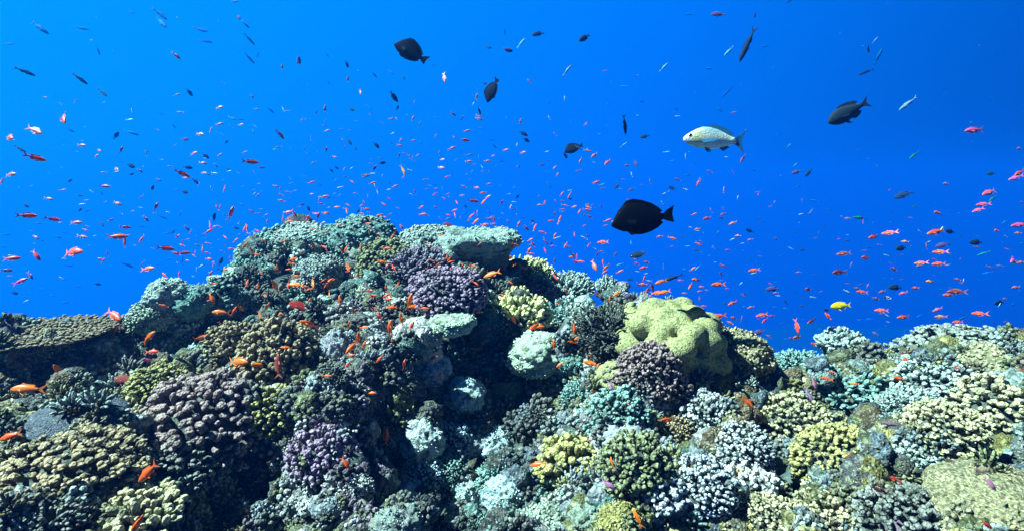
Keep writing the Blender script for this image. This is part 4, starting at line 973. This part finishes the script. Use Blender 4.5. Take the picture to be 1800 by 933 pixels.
T2 = """35,418,35,90,r;98,485,45,-60,r;540,410,70,-70,o;710,515,60,70,o;30,340,40,-80,d;170,390,60,-45,b;260,380,55,-40,b;328,408,35,-60,d;487,343,40,-30,b;275,512,70,-50,d;298,570,35,80,d;55,578,40,-30,d;238,540,15,0,d;150,570,40,-50,b;150,605,20,0,r;262,627,30,10,r;290,627,25,0,r;378,625,35,70,r;348,607,15,0,w;755,440,35,-20,d;590,602,35,-30,r;640,625,50,75,w;730,585,45,-75,d;728,628,50,-15,r;868,622,20,90,w;945,642,35,75,r;665,690,40,20,r;498,718,25,60,r;365,725,20,0,r;380,743,30,15,r;595,727,25,-50,r;652,742,50,5,R;585,782,45,25,r;312,740,30,50,r;308,768,35,-10,r;185,765,50,-50,d;400,680,30,-60,b;45,750,45,-55,d;18,780,30,90,r;75,782,30,-70,d;265,755,20,-60,d;98,693,20,0,b;305,820,35,80,r;360,822,25,0,r;388,848,15,0,d;228,828,20,90,b;215,860,45,10,d;175,888,45,60,r;15,893,25,0,r;130,928,50,10,r;328,900,70,-70,o;518,808,30,90,r;533,842,30,0,o;528,885,45,-10,o;672,853,45,15,r;725,828,25,80,w;800,822,25,10,r;770,850,35,10,o;868,792,40,10,r;957,805,40,5,r;805,770,45,-45,b;790,740,40,0,b;630,800,25,80,b;740,880,35,-40,w;690,905,20,80,w;890,875,20,0,b;937,880,25,0,r;745,905,20,0,r;780,905,18,0,r;845,852,35,0,b;960,705,60,-25,d;975,740,45,-20,d;1035,177,70,190,d;1280,203,75,215,d;775,250,40,-20,d;878,265,60,0,d;945,228,70,40,w;862,170,40,90,b;1190,370,80,50,w;1700,355,70,40,w;1490,455,50,180,b;1585,535,40,180,b;1425,450,15,90,b;1765,575,30,-40,b;1600,720,60,190,d;1360,708,20,0,w;1488,765,50,35,w;1715,803,40,0,w;1745,848,35,0,b;1335,818,50,215,r;1262,848,40,240,r;1405,855,50,225,R;1507,873,35,190,r;1550,862,45,-65,d;1180,820,45,-50,d;1125,885,30,225,r;1058,870,30,0,d;1400,550,30,60,b"""
T3 = """35,75,50,180,b;190,73,90,180,d;383,78,45,240,d;560,10,50,30,s;245,270,90,225,w;440,243,55,190,b;145,362,70,190,b;235,485,80,230,b;62,493,20,60,w;195,578,40,-40,b;975,258,50,-50,d;950,243,12,0,w;1015,212,45,50,w;1033,300,90,75,b;970,378,90,205,s;1185,550,130,215,w;1535,688,110,185,m;560,770,35,45,w;1215,822,80,215,g;315,838,55,240,r;15,825,45,80,w;595,870,35,35,w;600,908,50,200,d;663,912,55,230,d;375,900,15,0,d;1625,915,60,190,d;1780,783,50,190,r;1770,915,70,200,R;925,790,20,40,b"""
T4 = """145,205,95,0,R;260,117,55,-10,r;365,20,50,15,d;557,50,65,-5,r;620,140,55,-20,r;530,80,50,-50,b;425,100,30,0,d;140,153,40,-30,d;280,225,70,-3,R;400,241,75,0,r;460,180,35,60,w;423,175,30,60,d;195,243,60,-5,b;585,228,30,30,m;540,250,45,-50,d;803,60,40,80,d;825,157,50,80,R;930,67,30,-5,w;975,80,50,-20,d;1035,25,50,-40,d;980,5,40,0,r;838,18,30,-20,r;8,30,50,80,m;663,267,50,0,R;770,222,45,-50,r;635,195,60,-20,b;860,215,45,-15,b;745,262,35,0,b;620,315,100,-3,R;658,345,60,80,R;188,318,45,-35,r;222,335,25,-10,d;298,315,65,-20,b;340,295,30,-20,b;440,318,60,-3,r;25,305,50,0,b;375,392,150,0,R;190,415,70,-60,R;60,428,80,0,R;362,468,50,0,b;780,484,85,5,R;665,460,75,-30,b;875,378,80,-8,R;970,402,60,3,R;1065,380,55,-70,r;985,272,40,-60,r;1117,375,20,0,w;1100,433,40,0,R;1165,445,55,80,d;1213,430,35,80,r;1125,215,60,85,d;1222,192,80,85,R;1130,262,30,0,r;1273,145,35,-20,w;1245,270,30,-20,d;1315,300,25,0,r;1410,235,30,85,r;1520,187,50,10,R;1455,50,35,-20,r;1533,10,30,-50,w;1683,118,40,-80,r;1760,88,30,0,w;1685,45,30,0,b;1625,210,30,-15,R;1680,207,50,90,R;1718,192,40,-5,R;1705,241,30,10,o;1620,238,25,0,r;1465,257,35,-10,o;1735,112,25,30,d;1625,165,40,-60,d;1590,145,30,0,d;1525,120,30,60,w;1365,270,25,60,b;1360,97,30,50,r;1285,240,25,60,w;880,295,50,0,b;915,290,30,60,d;1035,340,30,0,b;1085,325,35,0,b;160,520,55,-60,r;38,493,50,0,k;75,610,45,-15,d;515,565,35,-10,d;340,540,40,20,b;410,575,50,0,b;215,590,50,-15,b;335,660,60,0,b;120,630,50,0,b;270,625,45,-20,b;20,370,40,0,b;890,432,50,10,b;963,440,50,80,b;870,520,35,70,r;945,510,30,80,R;865,625,55,-20,O;1110,510,35,60,O;600,728,120,-20,R;600,810,95,65,R;780,845,90,45,O;1115,640,60,-65,O;1305,560,40,80,O;1362,580,50,80,O;1455,575,70,112,O;1490,632,50,-60,O;1560,568,80,180,O;1610,577,35,-10,O;1562,523,40,0,O;1590,325,25,60,O;1520,345,25,80,O;1590,398,20,0,O;1547,432,30,80,O;1688,375,40,15,O;1722,388,15,0,O;1730,562,75,50,O;1733,625,60,-75,O;1628,663,50,80,O;1268,690,40,-55,O;1160,714,90,180,O;1095,690,30,0,O;1410,687,50,70,O;1375,735,60,-75,O;1470,722,40,20,O;1508,740,50,-60,O;1630,773,90,160,O;1235,792,75,-15,O;1165,780,40,-70,O;1065,845,65,15,O;1290,900,60,85,O;1470,910,60,90,O;1508,897,55,180,O;800,920,80,0,R"""
T5 = """780,38,35,5,r;712,58,40,-5,r;695,127,60,-5,R;637,99,30,0,r;775,105,35,30,o;845,137,35,60,R;893,157,30,60,o;565,105,25,-60,w;655,155,25,-50,d;533,65,30,80,w;285,50,40,30,r;253,33,25,20,d;168,75,25,40,b;125,68,20,80,r;118,137,30,-60,r;133,170,35,0,R;88,182,30,50,d;197,207,45,20,O;228,212,20,0,R;260,197,25,30,r;440,195,30,-40,r;550,195,20,80,w;745,205,30,30,b;885,90,35,0,w;930,105,30,50,d;910,57,25,20,w;1047,149,35,0,r;1095,45,45,-50,w;1205,117,30,0,d;1228,158,35,15,r;1300,148,30,0,r;1370,160,30,0,r;1345,30,45,20,R;1375,42,35,20,w;1485,15,25,0,r;1450,52,40,45,d;1525,70,40,30,d;1745,60,50,150,d;1125,195,25,80,R;1152,228,45,75,O;1280,207,30,80,w;1125,312,35,65,O;1010,235,30,-40,d;975,270,40,-40,R;935,250,35,0,O;852,279,50,0,R;803,250,30,0,O;757,253,40,10,O;880,236,20,0,O;1010,355,35,0,O;1000,430,50,-10,O;1107,352,25,60,d;1195,368,45,180,d;1068,325,20,0,r;1125,440,30,80,k;1230,435,25,-60,w;1378,346,60,180,R;1680,315,40,190,r;1525,345,30,-80,w;1350,408,35,60,r;1445,410,35,60,d;1470,460,50,200,w;1330,468,60,-60,O;1135,518,40,60,r;1155,580,50,70,O;1188,613,30,0,O;1455,613,50,210,O;1330,578,50,0,k;1510,625,45,220,d;1460,558,40,0,k;1595,480,50,190,R;1610,450,35,170,R;1560,457,30,150,R;1525,538,40,180,d;1640,515,20,0,r;1685,552,55,200,O;1788,545,30,180,R;1640,578,55,-70,O;1613,597,50,240,R;1700,608,60,195,O;1730,635,25,0,d;1628,700,95,-65,O;1620,831,55,180,O;1790,692,20,0,R;1228,800,60,-85,O;1285,890,50,85,O;1123,880,50,90,O;1485,880,70,90,O;1500,895,50,100,O;1310,915,40,90,O;1015,790,70,220,O;700,590,50,170,O;740,655,60,225,O;690,520,50,175,O;740,565,35,-60,O;795,515,90,195,O;860,485,35,80,O;785,440,45,65,O;725,400,20,0,O;615,403,55,180,O;678,390,40,85,O;712,350,55,180,O;800,318,35,-60,O;515,300,40,150,O;415,300,60,165,O;530,340,30,0,O;465,360,30,0,O;338,315,25,0,O;318,267,35,0,O;203,255,30,0,O;120,257,25,0,O;40,322,25,0,O;83,358,30,0,O;235,340,25,0,O;35,395,25,0,O;50,440,30,0,O;215,449,45,180,O;330,478,50,135,O;560,425,40,90,O;553,515,50,90,O;415,545,65,225,O;53,525,25,0,O;145,600,60,0,k;90,605,30,0,R;250,640,40,0,O;238,585,40,90,O;278,680,65,170,O;360,655,85,70,O;400,683,80,180,O;435,690,65,-60,O;255,800,90,85,O;95,855,75,90,O;55,895,80,230,O;38,780,45,70,O;535,858,40,180,O;710,905,60,180,k;745,875,45,60,k;765,800,45,0,k;707,825,35,60,k"""
T6 = """85,30,50,245,r;215,197,40,200,r;125,220,45,190,R;263,244,45,205,r;77,276,40,190,r;293,312,40,180,o;357,332,40,190,r;350,285,50,155,d;185,300,40,70,w;95,341,25,150,r;60,320,25,0,b;25,365,30,0,w;98,396,18,0,w;160,363,12,0,w;238,387,30,180,m;140,415,20,180,w;180,428,25,180,b;172,450,15,180,w;75,420,20,180,b;80,478,50,225,w;8,485,15,0,w;493,328,35,150,r;373,493,60,185,R;385,455,35,60,b;203,513,35,130,r;75,540,55,180,O;45,575,45,225,O;182,568,65,180,O;98,578,25,180,O;90,602,30,200,r;127,596,25,180,r;235,588,25,180,R;10,612,30,180,r;90,642,30,-80,o;327,617,30,180,d;570,377,35,150,w;632,385,30,180,d;695,127,60,170,b;683,178,50,215,w;870,220,35,180,r;940,215,100,180,g;850,403,70,190,k;968,426,65,180,R;1010,316,70,195,R;1090,298,70,183,R;1150,290,40,200,b;1175,342,45,180,o;1155,375,80,185,d;1355,398,70,175,R;1370,360,70,195,d;1340,290,95,195,R;1410,288,70,175,d;1350,189,70,180,R;1550,345,80,180,d;1663,283,60,180,R;1700,240,55,200,b;1770,255,80,185,m;1770,298,50,180,r;1795,350,40,180,b;1620,80,100,200,m;1635,115,80,205,g;1580,147,70,185,m;1555,177,60,195,m;1390,37,50,180,r;1165,92,95,205,d;1225,155,50,205,g;1790,135,30,180,d;1755,5,70,200,m;1255,455,60,180,R;1250,468,50,185,r;1350,458,65,185,R;1585,405,70,200,g;1755,438,100,195,m;1785,450,50,190,r;1115,487,55,160,R;818,502,80,185,k;612,503,35,180,r;660,505,30,180,b;1310,550,70,180,o;1448,541,50,165,r;1610,505,55,195,b;1750,583,55,180,r;475,590,70,180,d;492,610,35,180,r;668,594,60,165,R;920,588,40,160,r;943,606,60,175,R;1000,575,25,180,b;1050,605,50,195,r;1125,580,90,180,d;1160,613,55,195,r;1225,586,50,180,R;1365,593,50,180,b;1440,603,90,180,k;1405,620,65,185,R;1020,642,50,165,r;760,700,45,180,d;767,733,50,130,R;1048,703,65,178,R;1165,738,70,182,R;1250,730,45,215,b;1345,698,60,200,r;1360,736,60,180,r;1560,722,80,178,R;1670,662,80,180,d;1700,642,40,180,r;1750,670,60,180,b;1705,765,40,180,d;1450,765,60,180,R;265,665,50,200,O;187,733,75,190,R;360,687,45,190,r;273,742,45,165,R;250,768,45,150,r;325,682,25,180,w;417,728,65,195,R;430,757,40,220,R;470,733,35,180,R;400,818,75,190,d;455,840,35,150,r;602,785,80,-85,R;680,758,60,205,k;610,845,60,185,O;570,850,30,180,R;540,853,20,180,w;835,815,55,180,R;800,795,35,150,R;722,800,25,180,w;635,750,20,180,w;985,748,40,180,b;1017,825,40,150,r;490,685,35,180,b;540,690,20,180,w;1110,855,30,180,d;440,915,50,150,r;695,885,50,150,R;1135,885,40,180,R;5,690,30,180,R;20,825,60,-70,O;110,680,30,180,R;315,845,40,180,k;45,760,30,180,r"""
T7 = """128,183,155,180,O;320,100,100,110,O;45,435,115,200,O;162,405,65,80,m;1250,42,130,0,O;1350,55,60,0,O;1470,60,130,95,k;1240,158,80,15,O;1725,115,50,0,O;787,620,150,222,O;730,890,110,235,O;770,30,60,-20,m"""
T8 = """50,5,40,0,O;485,20,60,20,k;550,22,50,-60,O;515,115,45,60,O;1315,50,80,165,O;1317,10,30,90,O;1315,215,60,245,O;1515,45,40,60,R;1720,345,75,180,O;235,440,95,88,O;25,578,70,-60,O;1035,580,75,200,O;1423,575,60,88,O;1555,865,90,105,O;1305,455,40,0,k;1640,480,25,0,k"""
T9 = """232,118,70,110,O;335,250,85,-45,O;795,98,45,165,O;758,130,60,165,R;908,157,45,180,O;1150,128,75,165,O;1175,28,35,180,O;1083,215,28,180,R;1130,208,35,180,R;1385,380,110,-35,O;940,410,60,180,R;930,450,50,-60,O;890,540,65,-30,k;1110,660,90,160,R;1020,710,70,-30,k;1450,75,35,180,R;1785,80,30,180,R;1610,900,90,-40,R"""
SP = { # code: name, category, shape, real length, colour, noun, depth stretch
 'O': ('anthias','anthias','anthias',.082,(1.0,.115,.004),'bright orange anthias'),
 'o': ('anthias','anthias','anthias',.085,(.80,.22,.10),'pale orange anthias'),
 'R': ('anthias','anthias','anthias',.095,(.85,.05,.03),'red anthias'),
 'r': ('anthias','anthias','anthias',.135,(.55,.09,.10),'pinkish anthias'),
 'm': ('anthias','anthias','anthias',.095,(.62,.05,.22),'magenta anthias'),
 'k': ('reef_fish','reef fish','anthias',.10,(.26,.025,.03),'dark red reef fish'),
 'd': ('damselfish','damselfish','damsel',.16,(.012,.03,.07),'dark blue damselfish'),
 's': ('fusilier','fusilier','fusilier',.24,(.01,.04,.10),'dark slender fusilier'),
 'b': ('distant_fish','fish','fusilier',.50,(.01,.12,.42),'faint blue fish'),
 'w': ('distant_fish','fish','fusilier',.24,(.15,.30,.38),'pale glinting fish'),
 'g': ('parrotfish','fish','fusilier',.20,(.015,.14,.13),'teal green fish'),
}
rq = random.Random(11)
def pose_word(a):
    a %= 360
    if a < 22 or a > 338: return 'heading right'
    if a < 68: return 'climbing to the right'
    if a < 113: return 'nose up'
    if a < 158: return 'climbing to the left'
    if a < 202: return 'heading left'
    if a < 248: return 'diving to the left'
    if a < 293: return 'nose down'
    return 'diving to the right'
NF = {}
for T, ox, oy in ((T1,0,0),(T2,600,0),(T3,1200,0),(T4,0,311),(T5,600,311),(T6,1200,311),(T7,0,622),(T8,600,622),(T9,1200,622)):
    for rec in T.split(';'):
        cx, cy, l, a, c = rec.split(','); cx, cy, l, a = float(cx), float(cy), float(l), float(a)
        px, py, lp = ox+cx/3, oy+cy/3, max(l/3, 6); lp *= 1.08 if c in 'O' else (0.96 if c in 'Rmk' else 0.88)
        nm, cat, sp, real, col, noun = SP[c]
        if a == 0 and c in 'Ork' and l < 36: a = rq.choice([0, 180, 60, -60, 120])
        real *= rq.uniform(.88, 1.15); yaw = rq.uniform(-.5, .5)
        j = rq.uniform(.85, 1.12); colr = (min(.9, col[0]*j), col[1]*rq.uniform(.7, 1.5), col[2]*rq.uniform(.7, 1.4))
        if c == 'd' and rq.random() < .3: colr = (.10, .06, .16)
        det = lp >= 19 and c in 'OoRrmk'
        o, d = fish(nm, cat, sp, px, py, lp, a+rq.uniform(-4, 4), real, colr, None, yaw, det, rq.choice([0, .18, -.18, .3, -.3]), rng=rq,
                    group={'anthias': 'anthias swarming over the reef', 'distant_fish': 'small fish far off in the blue water', 'damselfish': 'dark damselfish in the water', 'fusilier': 'slender fusiliers in the blue', 'reef_fish': None, 'parrotfish': 'teal green fish on the right'}[nm])
        rel, lm = relation(px, py, FISHLM)
        GEN.append((o, f'{noun} {pose_word(a)}', f'{rel} {lm}', px, py)); NF[nm] = NF.get(nm, 0)+1

# the countless specks of fish still further out, one mass
def far_shoal():
    rng = np.random.default_rng(9); _p, whole = fish_parts('fusilier', 0.0)
    n = len(whole.vertices); co = np.empty(n*3, dtype=np.float32); whole.vertices.foreach_get('co', co); co = co.reshape(-1, 3)
    F = [tuple(p.vertices) for p in whole.polygons]; Vs, Fs, Cs, off = [], [], [], 0
    k = 0
    while k < 430:
        if k % 10 < 6: px, py = rng.normal(560, 330), rng.normal(350, 95)
        elif k % 10 < 8: px, py = rng.normal(1150, 200), rng.normal(420, 80)
        else: px, py = rng.uniform(1300, 1800), rng.normal(470, 70)
        if not (0 < px < 1800 and 60 < py < 600): continue
        loc, _ = hit(px, py); d = rng.uniform(6, 10)
        if loc is not None and loc.dot(CF) < 6.5: continue
        k += 1; a = rng.choice([0, math.pi, rng.uniform(0, 6.28)])+rng.normal()*0.3; h = (CR*math.cos(a)+CU*math.sin(a)).normalized()
        up = CR*(-math.sin(a))+CU*math.cos(a); sd = up.cross(h); M = np.array([h[:], sd[:], up[:]]); L = rng.uniform(.045, .105)*rng.choice([1, 1, .7])
        P = (co*L) @ M + np.array(at(px, py, d)); Vs.append(P); Fs += [tuple(i+off for i in f) for f in F]; off += n
        c = [(.60, .12, .12), (.02, .08, .2), (.02, .08, .2), (.45, .6, .65), (.3, .1, .2)][rng.integers(0, 5)]; Cs.append(np.tile(np.array([*c, 1]), (n, 1)))
    for _ in range(230):                                     # tiny orange ones close above the crest and slope
        px, py, d = rng.normal(720, 260), rng.normal(425, 60), rng.uniform(2.8, 4.4); loc, _n = hit(px, py)
        if loc is not None and loc.dot(CF) < d+0.08: d = loc.dot(CF)-rng.uniform(.1, .4)
        if py < 300: continue
        a = rng.uniform(0, 6.28); h = (CR*math.cos(a)+CU*math.sin(a)*.7+CF*rng.uniform(-.4, .4)).normalized(); sd = CU.cross(h).normalized(); up = h.cross(sd); M = np.array([h[:], sd[:], up[:]])
        P = (co*rng.uniform(.03, .055)*np.array([1, 1, 1.3])) @ M + np.array(at(px, py, d)); Vs.append(P); Fs += [tuple(i+off for i in f) for f in F]; off += n
        Cs.append(np.tile(np.array([.95, rng.uniform(.06, .16), .01, 1]), (n, 1)))
    m, nt, b = new_mat('far_fish_skin'); at_ = N(nt, 'ShaderNodeAttribute', attribute_name='tint'); nt.links.new(at_.outputs['Color'], b.inputs['Base Color'])
    me = mesh_from('far_shoal', np.vstack(Vs), Fs, [m]); ca = me.color_attributes.new('tint', 'FLOAT_COLOR', 'POINT'); ca.data.foreach_set('color', np.vstack(Cs).astype(np.float32).ravel())
    o = link('far_shoal', me); o['kind'] = 'stuff'; o['label'] = 'countless specks of fish far off beyond the reef crest'
far_shoal()
def drifting_specks():
    rng = np.random.default_rng(4); V0 = np.array([(1,0,0),(-1,0,0),(0,1,0),(0,-1,0),(0,0,1),(0,0,-1)], float)
    F0 = [(0,2,4),(2,1,4),(1,3,4),(3,0,4),(2,0,5),(1,2,5),(3,1,5),(0,3,5)]; Vs, Fs, off = [], [], 0
    while len(Vs) < 900:
        x, y, z = rng.uniform(-4, 4), rng.uniform(0.8, 6), rng.uniform(-1.2, 2.5)
        px, py, d = project((x, y, z)); loc, _ = hit(px, py)
        if loc is not None and loc.dot(CF) < d+.05: continue
        Vs.append(V0*rng.uniform(.0006, .0016)*rng.uniform(.6, 1.3, 3)+np.array([x, y, z])); Fs += [tuple(i+off for i in f) for f in F0]; off += 6
    m, nt, b = new_mat('drifting_specks'); b.inputs['Base Color'].default_value = (.5, .6, .6, 1)
    o = link('drifting_particles', mesh_from('drifting_particles', np.vstack(Vs), Fs, [m])); o['kind'] = 'stuff'; o['label'] = 'fine pale specks drifting in the sea water'
drifting_specks()

# extra orange fish hanging close over the crest and the central slope
EX = [(470,520),(505,500),(548,497),(560,530),(598,528),(622,548),(640,575),(655,520),(668,556),(688,540),(706,560),(724,572),(744,530),(756,500),(768,470),(790,455),(812,470),(828,520),(842,548),(700,470),(662,455),(630,440),(612,470),
      (585,455),(540,470),(515,455),(690,600),(710,640),(668,630),(640,605),(612,640),(590,655),(655,690),(880,520),(902,560),(948,575),(1010,600),(1040,560),(985,640),(930,440),(905,425),(890,455),(955,500),(1065,470),(1130,500),(1155,515)]
for i, (px, py) in enumerate(EX):
    a = rq.choice([90, 70, 110, 180, 190, 0, 15, 60, 120, -60, 225]) + rq.uniform(-12, 12); lp = rq.uniform(13, 23)
    o, d = fish('anthias', 'anthias', 'anthias', px, py, lp, a, .08, (1.0, .09+rq.random()*.05, .004), None, rq.uniform(-.6, .6), lp > 19, rq.choice([0, .2, -.2, .3]), rng=rq, group='anthias swarming over the reef')
    rel, lm = relation(px, py, FISHLM); GEN.append((o, f'bright orange anthias {pose_word(a)}', f'{rel} {lm}', px, py)); NF['anthias'] += 1

# past three hundred anthias the smallest ones join the mass of far fish
def thin_out():
    L = [g for g in GEN if g[0].name.startswith('anthias')]; L.sort(key=lambda g: g[0].scale.x/project(g[0].location)[2]); cut = L[:max(0, len(L)-290)]
    Vs, Fs, Cs, off = [], [], [], 0; _p, whole = fish_parts('anthias', 0.0)
    n = len(whole.vertices); co = np.empty(n*3, dtype=np.float32); whole.vertices.foreach_get('co', co); co = co.reshape(-1, 3); F = [tuple(p.vertices) for p in whole.polygons]
    for g in cut:
        o = g[0]; M = np.array(Matrix.LocRotScale(o.location, o.rotation_quaternion, o.scale)); P = co @ M[:3, :3].T + M[:3, 3]
        c = tuple((o.children[0] if o.children else o).color)
        Vs.append(P); Fs += [tuple(i+off for i in f) for f in F]; off += n; Cs.append(np.tile(np.array(c), (n, 1)))
        for ch in list(o.children): bpy.data.objects.remove(ch)
        bpy.data.objects.remove(o); GEN.remove(g)
    me = mesh_from('small_fish_shoal', np.vstack(Vs), Fs, [bpy.data.materials['far_fish_skin']]); ca = me.color_attributes.new('tint', 'FLOAT_COLOR', 'POINT'); ca.data.foreach_set('color', np.vstack(Cs).astype(np.float32).ravel())
    o = link('small_fish_shoal', me); o['kind'] = 'stuff'; o['label'] = 'the smallest pink and orange fish of the swarm, too many to count'
thin_out()

# ---------------------------------------------------------------- finish the labels: each must single out one thing
def finish_labels():
    from collections import defaultdict
    D = defaultdict(list)
    for g in GEN: D[(g[1], g[2])].append(g)
    ORD = ['leftmost', 'second from left', 'third from left', 'fourth from left', 'fifth from left', 'sixth from left', 'seventh from left', 'eighth from left', 'ninth from left']
    for (head, tail), L in D.items():
        base = f'{head}, {tail}' if tail.split()[0] in ('left', 'right', 'above', 'below') else f'{head} {tail}'
        if len(L) == 1: L[0][0]['label'] = base; continue
        if len(L) == 2:
            a, b = L
            if abs(a[3]-b[3]) >= abs(a[4]-b[4]): a, b = sorted(L, key=lambda g: g[3]); wa, wb = 'left one', 'right one'
            else: a, b = sorted(L, key=lambda g: g[4]); wa, wb = 'upper one', 'lower one'
            a[0]['label'] = f'{base}, {wa}'; b[0]['label'] = f'{base}, {wb}'; continue
        L.sort(key=lambda g: g[3])
        for i, g in enumerate(L): g[0]['label'] = f'{base}, ' + (ORD[i] if i < len(L)-1 and i < 9 else 'rightmost')
    for g in GEN:
        w = g[0]['label'].split()
        if len(w) > 16:
            w = [x for x in w if x not in ('the', 'a')]; g[0]['label'] = ' '.join(w[:16])
finish_labels()
